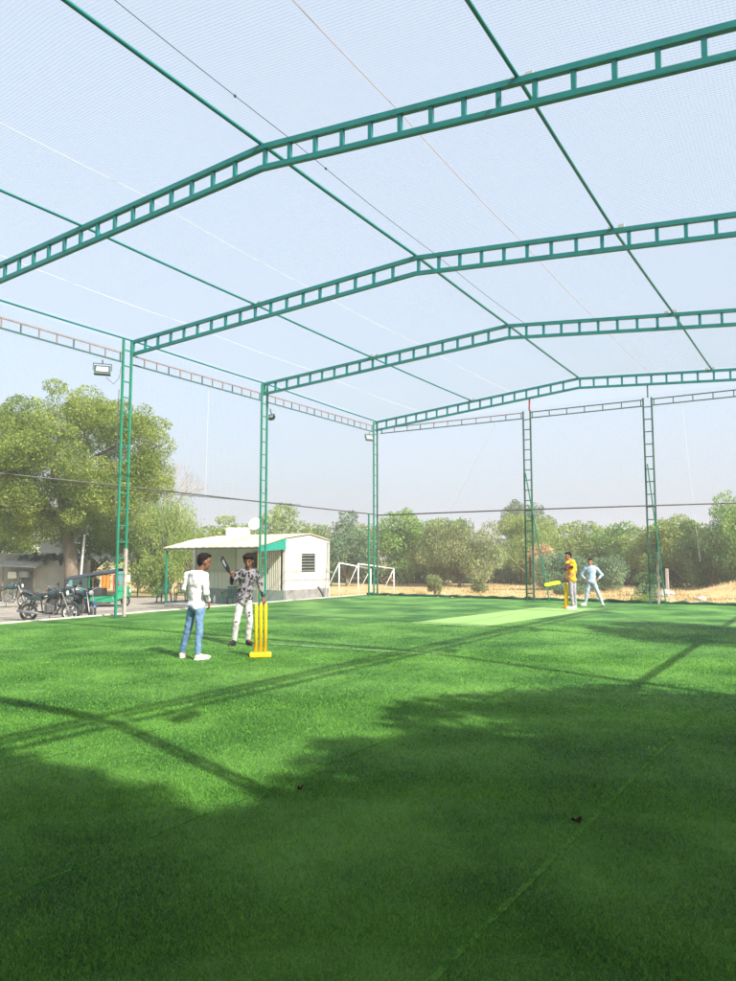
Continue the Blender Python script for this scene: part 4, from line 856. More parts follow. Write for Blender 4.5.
# ------------------------------------------------------------------ trees
def crown(clumps, n, size, m, parent, droop=0.0, seed=0, name='crown', flat=0.5):
    rg = np.random.default_rng(seed); cl = np.array([c for c, r in clumps], float); rr = np.array([r for c, r in clumps], float)
    wts = (rr[:, 0]*rr[:, 1]); k = rg.choice(len(cl), n, p=wts/wts.sum())
    d = rg.normal(size=(n, 3)); d /= np.linalg.norm(d, axis=1)[:, None]; rad = rg.uniform(0.25, 1, n)**0.45
    p = cl[k]+d*rad[:, None]*rr[k]
    if droop:
        sid = rg.integers(0, 9, n); p[:, 2] -= rg.uniform(0, 1, n)**1.5*droop*rr[k][:, 2]
        if droop > 0.6:
            cell = np.round((p[:, :2]+0.8*np.sin(p[:, 1::-1]*2.3))/(size*4)); p[:, :2] = p[:, :2]*0.55+cell*size*4*0.45+rg.normal(size=(n, 2))*size*0.7
        p[:, 2] = np.maximum(p[:, 2], 0.1+0.3*rg.uniform(size=n))
    a = rg.normal(size=(n, 3)); 
    if droop: a[:, 2] -= 2.2
    a /= np.linalg.norm(a, axis=1)[:, None]
    nn = rg.normal(size=(n, 3)); nn[:, 2] += flat; b = np.cross(a, nn); b /= np.linalg.norm(b, axis=1)[:, None]+1e-9
    L = size*rg.uniform(0.6, 1.3, n)[:, None]; W_ = L*(0.28 if droop else 0.42)
    vv = np.stack([p-a*L/2, p+b*W_/2, p+a*L/2, p-b*W_/2], 1).reshape(-1, 3)
    return mobj(name, fastmesh(name, vv, 4, np.arange(n*4)), m, parent)
def tree(name, label, cat, base, h, cr, n, leaf, m, group=None, clumps=16, droop=0, seed=1, trunk_r=0.2, lean=(0, 0), cz=None, cfrac=0.42, bark='bark', sub=0.36):
    """base x,y; h height above ground; cr crown radii (x,y)"""
    rnd = random.Random(seed); z0 = gz(base[0], base[1]) if base[1] > -60 else -0.5
    t = thing(name, label, cat, (base[0], base[1], z0), A, group)
    crh = h*(1-cz) if cz is not None else h*0.75; cc = V((lean[0], lean[1], h-crh/2))
    cls = []
    for i in range(clumps):
        for _ in range(30):
            v = V((rnd.uniform(-1, 1), rnd.uniform(-1, 1), rnd.uniform(-1, 1)))
            if v.length < 1 and (v.length > 0.45): break
        k = sub*rnd.uniform(0.65, 1.15); v = v*(1-k*0.8)
        c = cc+V((v.x*cr[0], v.y*cr[1], v.z*crh/2)); cls.append((c, (cr[0]*k, cr[1]*k, crh*0.5*k*1.1)))
    for i in range(clumps//2):
        v = V((rnd.gauss(0, 1), rnd.gauss(0, 1), rnd.gauss(0.25, 1))).normalized()*rnd.uniform(0.80, 0.98); k = sub*rnd.uniform(0.4, 0.75)
        cls.append((cc+V((v.x*cr[0], v.y*cr[1], v.z*crh/2)), (cr[0]*k, cr[1]*k, crh*0.5*k*rnd.uniform(0.8, 1.5))))
    if cr[0] < 5.5: cls.append((cc, (cr[0]*0.6, cr[1]*0.6, crh*0.3)))
    crown(cls, n, leaf, M[m], t, droop, seed)
    b = MB(); fk = V((lean[0]*cfrac, lean[1]*cfrac, (h-crh)*0.9+0.1*h))
    b.tube([(0, 0, -0.15), (fk.x*0.3+0.05, fk.y*0.3, fk.z*0.45), fk], [trunk_r*1.25, trunk_r*0.95, trunk_r*0.8], 10)
    for c, r_ in cls[:min(clumps, 26)]:
        c = V(c); mid = fk.lerp(c, 0.5)+V((rnd.uniform(-.1, .1)*cr[0], rnd.uniform(-.1, .1)*cr[1], 0.12*h*rnd.uniform(0.2, 1)))
        b.tube([fk, mid, c, c+(c-mid)*0.3], [trunk_r*0.5, trunk_r*0.28, trunk_r*0.12, trunk_r*0.04], 6)
    b.build('trunk', M[bark], t, smooth=True)
    return t
LT = 'trees on the left behind the yard'; FT = 'trees along the far side of the field'
tree('neem_tree', 'tall spreading yellow green tree towering over the shack', 'tree', (-16.1, -2.3), 10.6, (6.2, 4.6), 200000, 0.12, 'leaf_neem', LT, clumps=110, seed=3, trunk_r=0.34, lean=(-0.9, 0), cz=0.25, sub=0.2)
tree('neem_tree', 'paler bushy tree behind the shack, below the big crown at the left edge', 'tree', (-28.0, 0.5), 7.4, (4.6, 3.6), 26000, 0.18, 'leaf_neem', LT, clumps=18, seed=4, cz=0.15)
tree('neem_tree', 'low light green tree just right of the shack under the big crown', 'tree', (-20.8, 2.2), 5.8, (3.2, 2.4), 18000, 0.17, 'leaf_weep', LT, clumps=16, seed=5, cz=0.1)
tree('willow_tree', 'drooping light green tree between the tall column and the hut roof', 'tree', (-19.3, 6.3), 7.2, (2.7, 2.9), 26000, 0.17, 'leaf_weep', LT, clumps=26, droop=1.1, seed=6, cz=0.05)
tree('willow_tree', 'lower drooping tree touching the left end of the hut roof', 'tree', (-14.5, 4.6), 3.6, (1.7, 1.8), 9000, 0.14, 'leaf_weep', LT, clumps=14, droop=1.0, seed=7, cz=0.0)
def bare_tree():
    rnd = random.Random(5); t = thing('bare_tree', 'pale leafless twiggy tree at the right edge of the big crown', 'tree', (-21.3, 7.2, -0.8), A, LT); b = MB()
    def br(p, d, l, r, k):
        q = p+d*l; b.tube([p, p.lerp(q, 0.5)+V((rnd.uniform(-1, 1), 0, rnd.uniform(-1, 1)))*l*0.05, q], [r, r*0.8, r*0.6], 5, caps=False)
        if k == 0: return
        for _ in range(3): br(q, (d+V((rnd.uniform(-0.6, 0.6), rnd.uniform(-0.6, 0.6), rnd.uniform(-0.35, 0.45)))).normalized(), l*rnd.uniform(0.6, 0.85), r*0.58, k-1)
    br(V((0, 0, 0)), V((0.1, 0, 1)).normalized(), 4.4, 0.10, 0); 
    for dd in ((-0.4, 0, 1), (0.3, 0.2, 1), (0.65, -0.1, 0.8)): br(V((0.44, 0, 4.38)), V(dd).normalized(), 1.35, 0.055, 5)
    b.build('trunk', M['twig'], t)
bare_tree()
far = [ # name, label, (x,y), h, (rx,ry), n, leaf, mat, clumps, droop, cz
 ('dense_tree', 'mid green tree showing above the middle of the hut roof', (-27.0, 24.5), 6.9, (5.2, 3.5), 15300, 0.28, 'leaf_weep', 16, 0.00, 0.1),
 ('dense_tree', 'grey green tree low above the right part of the hut roof', (-33.5, 36.5), 6.3, (6.0, 4), 11900, 0.32, 'leaf_grey', 16, 0.00, 0.05),
 ('dense_tree', 'dusty tree behind the gable end of the hut', (-29.5, 42.0), 6.3, (5.5, 4), 11900, 0.32, 'leaf_grey', 16, 0.00, 0.05),
 ('acacia_tree', 'dark blue green tree right of the hut behind the left goal post', (-22.3, 31.5), 6.5, (2.6, 2.6), 15300, 0.24, 'leaf_blue', 16, 0.00, 0.0),
 ('acacia_tree', 'mid green tree directly behind the rear corner column', (-20.2, 38.2), 7.0, (3.4, 3), 17000, 0.26, 'leaf_mid', 18, 0.00, 0.0),
 ('acacia_tree', 'darker tree between the corner column and the rounded olive tree', (-17.2, 40.0), 6.7, (3.8, 3), 17000, 0.26, 'leaf_mid', 18, 0.00, 0.0),
 ('olive_tree', 'rounded dusty olive tree with drooping sides in the middle of the tree line', (-12.6, 35.0), 6.0, (3.8, 3.4), 34000, 0.24, 'leaf_grey', 22, 0.32, 0.0),
 ('acacia_tree', 'bright green tree just left of the first rear column', (-9.9, 45.5), 7.0, (3.8, 3.3), 23800, 0.25, 'leaf_weep', 20, 0.14, 0.0),
 ('acacia_tree', 'yellow green tree behind the man in yellow', (-6.2, 51.8), 6.3, (4.0, 3.3), 15300, 0.28, 'leaf_weep', 18, 0.00, 0.0),
 ('acacia_tree', 'flat topped yellow green tree behind the man in pale blue', (-2.2, 52.0), 5.7, (4.8, 3.5), 17000, 0.28, 'leaf_mid', 20, 0.00, 0.0),
 ('acacia_tree', 'light green tree filling the gap left of the thin braced column', (1.5, 48.0), 5.6, (3.8, 3.2), 17000, 0.26, 'leaf_weep', 18, 0.00, 0.0),
 ('acacia_tree', 'tall light green tree right of the thin braced column', (4.2, 44.0), 6.2, (2.9, 2.8), 18700, 0.24, 'leaf_weep', 18, 0.00, 0.0),
 ('willow_tree', 'dark weeping tree at the right edge, first of the pair', (7.6, 39.0), 6.2, (3.0, 2.7), 23800, 0.22, 'leaf_dark', 16, 0.41, 0.0),
 ('willow_tree', 'tallest weeping tree cut by the right edge of the picture', (11.0, 39.6), 8.5, (3.6, 3.3), 34000, 0.23, 'leaf_mid', 22, 0.45, 0.0),
 ('dense_tree', 'faint blue grey tree far away above the olive tree', (-34.0, 112.0), 13.5, (6.0, 5), 10200, 0.59, 'leaf_dark', 14, 0.00, 0.2),
]
for i, (nm, lb, bs, h, cr, n, lf, m_, cl, dr, cz) in enumerate(far):
    tree(nm, lb, 'tree', bs, h*(1.0 if h > 8 else 1.03), (cr[0]*1.12, cr[1]*1.12), n, lf, m_, FT, clumps=cl, droop=dr, seed=20+i, cz=cz, trunk_r=0.16)
def shrub(label, x, y, h, r, n, leaf, m, seed, droop=0, name='shrub', group='shrubs in the field'):
    t = thing(name, label, 'shrub', (x, y, gz(x, y)), A, group); rnd = random.Random(seed); cls = []
    for i in range(14):
        a = rnd.uniform(0, 2*PI); q = rnd.uniform(0, 0.75); z = rnd.uniform(0.2, 0.75)*h
        cls.append((V((r[0]*q*math.cos(a), r[1]*q*math.sin(a), z)), (r[0]*0.34, r[1]*0.34, h*0.24)))
    crown(cls, n, leaf, M[m], t, droop, seed, 'foliage')
    b = MB()
    for c, _ in cls[:9]: b.tube([(0, 0, -0.05), (c[0]*0.4, c[1]*0.4, c[2]*0.6), c], [0.035, 0.02, 0.008], 5)
    b.build('stem', M['bark'], t)
shrub('large feathery blue green shrub behind the two far players, left half', -2.9, 33.0, 3.6, (3.3, 2.2), 15000, 0.20, 'leaf_blue', 41, 0.4)
shrub('large feathery blue green shrub between the man in pale blue and the braced column', 0.6, 32.5, 3.2, (2.9, 2.2), 13000, 0.20, 'leaf_blue', 42, 0.4)
shrub('russet dry shrub above the shoulder of the man in yellow', -7.0, 41.5, 4.2, (1.9, 1.5), 6000, 0.20, 'leaf_dry', 43)
shrub('low grey green heap of shrub beside the earthen bank', 6.9, 18.0, 1.25, (0.85, 0.7), 4000, 0.10, 'leaf_blue', 44)
shrub('small bright green bush near the back edge below the grey shrub', 9.0, 5.8, 0.75, (0.5, 0.4), 3500, 0.055, 'leaf_weep', 45)
shrub('thin green weeds left of the bright green bush', 8.3, 4.2, 0.45, (0.4, 0.3), 1200, 0.05, 'leaf_weep', 46)
shrub('small olive bush alone in the dry field left of the first rear column', -8.0, 21.0, 1.5, (0.85, 0.8), 4500, 0.10, 'leaf_grey', 47)
shrub('low grey green shrub at the feet of the trees left of the first rear column', -6.6, 25.5, 1.2, (1.1, 0.7), 3500, 0.12, 'leaf_grey', 48)
shrub('flat green shrub spread behind the man in pale blue', 0.2, 24.8, 0.9, (2.0, 0.8), 5000, 0.12, 'leaf_blue', 49)
shrub('dark spiky shrub right of the braced column', 5.0, 27.0, 1.7, (1.2, 0.9), 5000, 0.14, 'leaf_dark', 50)
shrub('grass green bush left of the hut wall by the goal', -8.4, 5.2, 1.0, (0.9, 0.5), 4500, 0.08, 'leaf_weep', 51)
shrub('leafy bush behind the plastic chairs left of the hut', -13.8, 1.2, 2.5, (1.5, 1.0), 9000, 0.12, 'leaf_weep', 52)
shrub('darker bush at the left end of the hut under its roof edge', -11.2, 2.6, 2.2, (1.2, 0.9), 8000, 0.12, 'leaf_mid', 53)
# undergrowth and far wood (masses nobody could count)
def mass(name, label, cat, m, pts, n, size, seed, rz=1.0):
    cls = [(V(p), (q[0], q[1], q[2])) for p, q in pts]; o = crown(cls, n, size, M[m], None, 0, seed, name); tag(o, label, cat, kind='stuff')
rnd = random.Random(9)
pts = []
for i in range(46):
    x = -38+i*1.15; y = 36+0.42*(x+38)*0.9+rnd.uniform(-1.5, 1.5)
    if x > 2: y = 45+rnd.uniform(-2, 2)
    pts.append(((x, y, gz(x, y)+0.7), (1.5, 1.2, rnd.uniform(0.8, 1.5))))
mass('undergrowth', 'dark undergrowth under the far trees', 'undergrowth', 'leaf_dark', pts, 45000, 0.26, 60)
pts = []
for i in range(90):
    x = rnd.uniform(-150, 110); y = 120+rnd.uniform(-25, 40); hh = rnd.uniform(2.8, 4.6); pts.append(((x, y, hh*0.6-0.8), (rnd.uniform(5, 9), 5, hh)))
for i in range(30):
    x = -42-i*1.9; y = 26+rnd.uniform(-8, 10); hh = rnd.uniform(2.0, 3.2); pts.append(((x, y, hh*0.7-0.8), (3, 2.5, hh)))
for i in range(60):
    x = -50+i*1.3; y = 56+0.1*x+rnd.uniform(-3, 5); hh = rnd.uniform(2.2, 3.3); pts.append(((x, y, hh*0.85-1.0), (2.6, 2.2, hh)))
mass('far_wood', 'far wood seen as one band beyond the field', 'wood', 'leaf_mid', pts, 110000, 0.42, 61)
# dry grass in the field
def stubble():
    n = 60000; x = RNG.uniform(-14, 20, n); y = RNG.uniform(1.0, 42, n)**1.0; k = (np.sin(x*1.3+y*0.4)+np.sin(y*1.1-x*0.7)+RNG.normal(size=n)*0.8 > 0.1) & ~((x < -1.5) & (y < 3)); x, y = x[k], y[k]; n = len(x)
    z = np.array([gz(a, c) for a, c in zip(x, y)]); h = RNG.uniform(0.05, 0.22, n)*np.where(y < 6, 0.8, 1.1); th = RNG.uniform(0, 2*PI, n); s = np.stack([np.cos(th), np.sin(th), 0*th], 1)*0.012*(1+y/14)[:, None]
    b = np.stack([x, y, z-0.02], 1); tip = b+np.stack([RNG.normal(size=n)*0.06, RNG.normal(size=n)*0.06, h], 1)
    o = mobj('dry_grass', fastmesh('dry_grass', np.stack([b-s, b+s, tip], 1).reshape(-1, 3), 3, np.arange(n*3)), leaf_mat('straw', (0.30, 0.22, 0.09), (0.42, 0.32, 0.15), (0.50, 0.42, 0.22), 0.2, 0.4)); tag(o, 'short dry straw coloured grass over the field', 'grass', kind='stuff')
stubble()
# trees standing to the right of the cage, off the picture: their shade lies on the turf; the one behind the camera only blocks sky
RTG = 'trees to the right of the cage that shade the turf'
tree('shade_tree', 'large dense tree right of the cage near the camera', 'tree', (24.2, -25.2), 10.3, (4.2, 4.8), 50000, 0.30, 'leaf_mid', RTG, clumps=50, seed=71, trunk_r=0.3, cz=0.36, sub=0.28)
tree('shade_tree', 'broad tree right of the cage beside the fourth column', 'tree', (20.8, -19.7), 7.3, (2.9, 2.6), 24000, 0.24, 'leaf_mid', RTG, clumps=28, seed=72, trunk_r=0.25, cz=0.36, sub=0.30)
tree('shade_tree', 'smaller tree right of the cage beside the second column', 'tree', (18.9, -10.7), 6.9, (2.9, 2.2), 18000, 0.22, 'leaf_mid', RTG, clumps=16, seed=73, trunk_r=0.2, cz=0.4, sub=0.34)
tree('shade_tree', 'huge unseen tree added behind the photographer to block sky light', 'tree', (15.5, -35.5), 15.0, (9.0, 8.0), 90000, 0.42, 'leaf_mid', RTG, clumps=60, seed=74, trunk_r=0.4, cz=0.35, sub=0.26)  # added out of view to cut sky light reaching the near turf

tree('shade_tree', 'tall tree right of the cage just behind the photographer', 'tree', (21.7, -28.7), 11.6, (4.0, 3.8), 34000, 0.32, 'leaf_mid', RTG, clumps=34, seed=75, trunk_r=0.35, cz=0.45, sub=0.28)
# hazy air
hm = bpy.data.materials.new('haze'); hm.use_nodes = True; hn = hm.node_tree; hn.nodes.clear()
ho = hn.nodes.new('ShaderNodeOutputMaterial'); hv = hn.nodes.new('ShaderNodeVolumePrincipled'); hv.inputs['Color'].default_value = (1.0, 0.91, 0.89, 1); hv.inputs['Density'].default_value = 0.0014; hv.inputs['Anisotropy'].default_value = 0.0
hn.links.new(hv.outputs[0], ho.inputs['Volume'])
tag(MB().box((0, 0, 6.0), (1860, 1860, 17.0)).build('haze', hm), kind='stuff')
# ------------------------------------------------------------------ people
def fuse(name, prims, vox, m, parent, cuts=(), smooth=3, wrinkle=None):
    b = MB()
    for p in prims:
        if p[0] == 'cap':
            _, a, c, ra, rb = p; a, c = V(a), V(c); b.tube([a, a.lerp(c, 0.5), c], [ra, (ra+rb)/2, rb], 12); b.ell(a, (ra,)*3, n=12, m=8); b.ell(c, (rb,)*3, n=12, m=8)
        elif p[0] == 'ell': b.ell(p[1], p[2], p[3] if len(p) > 3 else None, n=18, m=12)
    me = b.mesh('tmp'); o = bpy.data.objects.new('tmp', me); C.objects.link(o)
    bm = bmesh.new(); bm.from_mesh(me); bmesh.ops.recalc_face_normals(bm, faces=bm.faces); bm.to_mesh(me); bm.free()
    r = o.modifiers.new('r', 'REMESH'); r.mode = 'VOXEL'; r.voxel_size = vox
    if smooth: s = o.modifiers.new('s', 'SMOOTH'); s.factor = 0.5; s.iterations = smooth
    if wrinkle:
        tx = bpy.data.textures.new('folds', 'CLOUDS'); tx.noise_scale = wrinkle[1]; d = o.modifiers.new('d', 'DISPLACE'); d.texture = tx; d.strength = wrinkle[0]; d.mid_level = 0.5; d.texture_coords = 'LOCAL'
    dg = bpy.context.evaluated_depsgraph_get(); dg.update(); me2 = bpy.data.meshes.new_from_object(o.evaluated_get(dg)); bpy.data.objects.remove(o)
    if cuts:
        bm = bmesh.new(); bm.from_mesh(me2)
        for co_, no_ in cuts:
            res = bmesh.ops.bisect_plane(bm, geom=bm.verts[:]+bm.edges[:]+bm.faces[:], plane_co=V(co_), plane_no=V(no_), clear_outer=True)
            bmesh.ops.holes_fill(bm, edges=[e for e in res['geom_cut'] if isinstance(e, bmesh.types.BMEdge)])
        bm.to_mesh(me2); bm.free()
    me2.name = name
    return mobj(name, me2, m, parent, smooth=True)
def hand(P, wrist, d, nrm, curl=0.5, side=1, s=1.0):
    """palm + four fingers + thumb; d along the hand, nrm out of the palm, side = which way the thumb goes"""
    w_, d, nrm = V(wrist), V(d).normalized(), V(nrm); nrm = (nrm-d*nrm.dot(d)).normalized(); x = d.cross(nrm)*side
    pc = w_+d*0.045*s
    for k in (-1, 0, 1): P.append(('cap', w_+x*0.014*k*s, w_+d*0.085*s+x*0.026*k*s, 0.014*s, 0.0125*s))
    for i, (off, ln) in enumerate(((0.032, 0.068), (0.011, 0.078), (-0.011, 0.073), (-0.031, 0.056))):
        p = w_+d*0.088*s+x*off*s; ang = 0; dd = d.copy(); cu = curl*(0.8+0.13*i)
        for j in range(3):
            ang += cu*(0.5 if j == 0 else 1.0); dd = (d*math.cos(ang)+nrm*math.sin(ang)); q = p+dd*ln*s*(0.44, 0.31, 0.25)[j]
            P.append(('cap', p, q, (0.0095-0.0008*j)*s, (0.0088-0.0008*j)*s)); p = q
    p = w_+d*0.025*s+x*0.024*s; q = p+(d*0.5+x*0.8+nrm*0.35).normalized()*0.04*s; r_ = q+(d*0.8+x*0.2+nrm*(0.3+curl)).normalized()*0.032*s
    P.append(('cap', p, q, 0.0125*s, 0.0105*s)); P.append(('cap', q, r_, 0.0105*s, 0.009*s))
def person(label, loc, J, top, legs, shoes, skin, hair_fn, build=1.0, group=None, vest=None):
    """J: joints in the person's own frame (x = screen right, y = away, z up). top/legs: materials. face/body angles in degrees: 0 looks along +x, 90 away, -90 to the camera"""
    cam_p = V((15.44, -25.59, 0)); d = V((loc[0], loc[1], 0))-cam_p; phi = math.atan2(d.x, d.y)
    t = thing('person', label, 'person', (loc[0], loc[1], 0.0), -phi, group)
    g_ = {k: (V(v) if isinstance(v, (tuple, list)) and len(v) == 3 and not isinstance(v[0], tuple) else v) for k, v in J.items()}
    fb = Matrix.Rotation(R(g_['body']), 3, 'Z'); ff = Matrix.Rotation(R(g_['face']), 3, 'Z') @ Matrix.Rotation(R(-g_.get('nod', 0)), 3, 'Y').inverted()
    k = build; P = []; H = g_['head']; hs = g_.get('hs', 1.0)
    def hp(x, y, z): return H+ff @ (V((x, y, z))*hs)
    # head: x forward, y left, z up (centre of the skull)
    P += [('ell', hp(-0.008, 0, 0.028), V((0.092, 0.074, 0.088))*hs, ff), ('ell', hp(0.022, 0, -0.03), V((0.066, 0.060, 0.080))*hs, ff), ('ell', hp(0.048, 0, -0.082), V((0.032, 0.034, 0.026))*hs, ff),
          ('cap', hp(0.083, 0, 0.012), hp(0.101, 0, -0.022), 0.009*hs, 0.014*hs), ('ell', hp(0.08, 0, -0.055), V((0.018, 0.026, 0.012))*hs, ff),
          ('ell', hp(-0.005, 0.076, -0.01), V((0.018, 0.010, 0.030))*hs, ff), ('ell', hp(-0.005, -0.076, -0.01), V((0.018, 0.010, 0.030))*hs, ff),
          ('ell', hp(0.075, 0, 0.028), V((0.018, 0.05, 0.010))*hs, ff)]
    nk = g_['neck']; P.append(('cap', nk-V((0, 0, 0.04)), H+ff @ V((-0.02, 0, -0.05)), 0.064*k, 0.056*k))
    ch, pv = g_['chest'], g_['pelvis']; wa = ch.lerp(pv, 0.55)
    def torso(o_): return [('ell', ch+V((0, 0, 0.03)), (0.105*k+o_, 0.155*k+o_, 0.17+o_), fb), ('ell', wa, (0.095*k+o_, 0.130*k+o_, 0.16+o_), fb), ('ell', pv, (0.105*k+o_, 0.145*k+o_, 0.12+o_), fb),
                           ('cap', g_['shL'], nk-V((0, 0, 0.035)), 0.048*k+o_, 0.05*k+o_), ('cap', g_['shR'], nk-V((0, 0, 0.035)), 0.048*k+o_, 0.05*k+o_), ('cap', ch, wa, 0.1*k+o_, 0.09*k+o_), ('cap', wa, pv, 0.09*k+o_, 0.1*k+o_)]
    P += torso(-0.008)
    for s in 'LR':
        P += [('cap', g_['sh'+s], g_['el'+s], 0.043*k, 0.034*k), ('cap', g_['el'+s], g_['wr'+s], 0.035*k, 0.023*k)]
        P += [('cap', g_['hip'+s], g_['kn'+s], 0.070*k, 0.045*k), ('cap', g_['kn'+s], g_['an'+s], 0.046*k, 0.030*k), ('cap', g_['an'+s], g_['toe'+s], 0.032, 0.025)]
        hd = g_['hand'+s]; hand(P, g_['wr'+s], hd[0], hd[1], hd[2], hd[3], 0.95)
    fuse('body', P, 0.0075, skin, t, smooth=2)
    # shirt
    S = torso(0.014)+[('ell', pv+V((0, 0, -0.01)), (0.128*k, 0.168*k, 0.115), fb)]; hem = pv.z+g_.get('hem', -0.02); sl_ = g_.get('sleeve', (1.0, 1.0)); S += [('cap', pv+V((0, 0, 0.02)), pv-V((0, 0, 0.1)), 0.12*k, 0.12*k)] if False else []
    cuts = [((0, 0, hem), (0, 0, -1)), (nk+V((0, 0, 0.012)), (0, 0, 1))] if not g_.get('nocut') else [(nk+V((0, 0, 0.012)), (0, 0, 1))]
    for i, s in enumerate('LR'):
        q = sl_[i]; a, e_, w_ = g_['sh'+s], g_['el'+s], g_['wr'+s]
        if q <= 0.5: S.append(('cap', a, a.lerp(e_, q*2), 0.062*k, 0.056*k))
        else: S += [('cap', a, e_, 0.060*k, 0.048*k), ('cap', e_, e_.lerp(w_, (q-0.5)*2*0.93), 0.050*k, 0.036*k)]
    # the torso hem must not cut hanging sleeves: torso and sleeves are one garment, hem formed by a flat lower rim instead
    S2 = [p for p in S]+[('ell', ch+V((0, 0, 0.10)), (0.112*k, 0.175*k, 0.13), fb), ('cap', nk-V((0, 0, 0.06)), nk+V((0, 0, 0.02)), 0.085*k, 0.066*k)]
    fuse('shirt', S2, 0.0095, top, t, cuts=[(nk+V((0, 0, 0.030)), (0, 0, 1))], smooth=6, wrinkle=(0.034, 0.085))
    # trousers
    o_ = 0.014; T = [('ell', pv-V((0, 0, 0.03)), (0.108*k+o_, 0.142*k+o_, 0.10), fb)]
    for s in 'LR':
        T += [('cap', g_['hip'+s], g_['kn'+s], 0.080*k, 0.060*k), ('cap', g_['kn'+s], g_['an'+s].lerp(g_['kn'+s], 0.06), 0.060*k, g_.get('cuff', 0.047))]
    tr = fuse('trousers', T, 0.0095, legs, t, smooth=3, wrinkle=(0.028, 0.08))
    for s in 'LR':
        a, b2 = g_['an'+s], g_['toe'+s]; dd = (b2-a); dd.z = 0; dn = dd.normalized(); ang = Matrix.Rotation(math.atan2(dn.y, dn.x), 3, 'Z')
        hl = V((a.x, a.y, 0))-dn*0.035; tp = hl+dn*0.235
        sh = [('ell', hl+dn*0.05+V((0, 0, 0.045)), (0.062, 0.042, 0.045), ang), ('ell', hl+dn*0.13+V((0, 0, 0.038)), (0.085, 0.044, 0.036), ang), ('ell', tp-dn*0.045+V((0, 0, 0.031)), (0.062, 0.045, 0.030), ang), ('cap', V((a.x, a.y, 0.075)), hl+dn*0.1+V((0, 0, 0.055)), 0.038, 0.03)]
        o = fuse('shoe', sh, 0.007, shoes, t, cuts=[((0, 0, 0.012), (0, 0, -1))], smooth=2)
        so_ = MB(); n = 18; pts = []
        for i in range(n): th = 2*PI*i/n; q = hl+dn*0.105+ang @ V((0.128*math.cos(th), 0.047*math.sin(th)*(1+0.1*math.cos(th)), 0.0)); pts.append((q.x, q.y, 0.003))
        so_.prism(pts, (0, 0, 0.024)); so_.build('sole', M['shoe_white'] if shoes != M['shoe_black'] else M['shoe_black'], o)
    # face details
    for s in (-1, 1):
        MB().ell(hp(0.079, s*0.031, 0.006), (0.010*hs, 0.013*hs, 0.007*hs), ff, n=10, m=6).build('eye', M['eye'], t)
        MB().ell(hp(0.084, s*0.031, 0.030), (0.006*hs, 0.020*hs, 0.004*hs), ff, n=10, m=6).build('eyebrow', M['hair'], t)
    MB().ell(hp(0.090, 0, -0.056), (0.010*hs, 0.024*hs, 0.008*hs), ff, n=10, m=6).build('mouth', M['lips'], t)
    fuse('hair', hair_fn(hp, hs, ff), 0.008, M['hair'], t, smooth=1, wrinkle=(0.014, 0.02))
    return t
def hair_short(hp, hs, ff): return [('ell', hp(-0.024, 0, 0.045), V((0.090, 0.080, 0.085))*hs, ff), ('ell', hp(-0.052, 0, 0.0), V((0.055, 0.068, 0.065))*hs, ff), ('ell', hp(0.03, 0, 0.092), V((0.062, 0.062, 0.036))*hs, ff)]
def hair_quiff(hp, hs, ff): return [('ell', hp(-0.026, 0, 0.048), V((0.088, 0.079, 0.082))*hs, ff), ('ell', hp(-0.056, 0, -0.002), V((0.050, 0.064, 0.066))*hs, ff), ('ell', hp(0.018, 0, 0.096), V((0.070, 0.060, 0.038))*hs, ff), ('ell', hp(0.062, 0, 0.098), V((0.032, 0.045, 0.026))*hs, ff)]
def hair_mop(hp, hs, ff): return [('ell', hp(-0.022, 0, 0.046), V((0.096, 0.088, 0.088))*hs, ff), ('ell', hp(-0.045, 0, -0.005), V((0.066, 0.084, 0.088))*hs, ff), ('ell', hp(0.056, 0, 0.070), V((0.042, 0.066, 0.036))*hs, ff), ('ell', hp(0.03, 0.05, 0.075), V((0.045, 0.04, 0.045))*hs, ff), ('ell', hp(0.03, -0.05, 0.07), V((0.045, 0.04, 0.045))*hs, ff)]
# 1: white sweater, seen from behind
s1 = 0.0150
def q1(px, py, y=0): return ((px-191.5)*s1, y, (659-py)*s1)
person('man in white sweater and blue jeans seen from behind, standing nearest on the turf', (7.27, -17.47),
    dict(head=q1(203.0, 562.6, 0.0), neck=q1(198.5, 573, 0.0), chest=q1(195.5, 583.5, 0), pelvis=q1(195.8, 605, 0.0), body=35, face=22, nod=8, hs=1.06,
         shL=q1(187.2, 575.5, 0.09), shR=q1(204, 576.5, -0.10), elL=q1(184.2, 589, 0.10), wrL=q1(190, 599, 0.20), elR=q1(205.5, 593, -0.16), wrR=q1(208, 601.5, 0.0),
         handL=((0.9, 0.4, 0.1), (0, 0, -1), 0.8, 1), handR=((0.15, 0.1, -1), (-0.9, 0.3, 0), 0.6, 1),
         hipL=q1(192, 610, 0.07), hipR=q1(199.5, 610, -0.07), knL=q1(188.3, 632, 0.09), knR=q1(199.3, 632, -0.09), anL=q1(182.8, 653.5, 0.16), anR=q1(198.3, 653.8, -0.13),
         toeL=q1(184.5, 658, 0.30), toeR=q1(208, 658, -0.06), cuff=0.046, sleeve=(1.0, 1.0)),
    M['sweater'], M['jeans_blue'], M['shoe_cream'], M['skin_dark'], hair_quiff, 0.93)
o = MB().ell((0, 0, 0), (0.034, 0.034, 0.034)).build('ball', M['ball'], smooth=True)
phi1 = math.atan2(7.27-15.44, -17.47+25.59); mr = Matrix.Rotation(-phi1, 3, 'Z'); o.location = V((7.27, -17.47, 0))+mr @ V(q1(205.6, 590.2, 0.05))
tag(o, 'fluorescent yellow ball held at the belly of the man in the white sweater', 'ball')
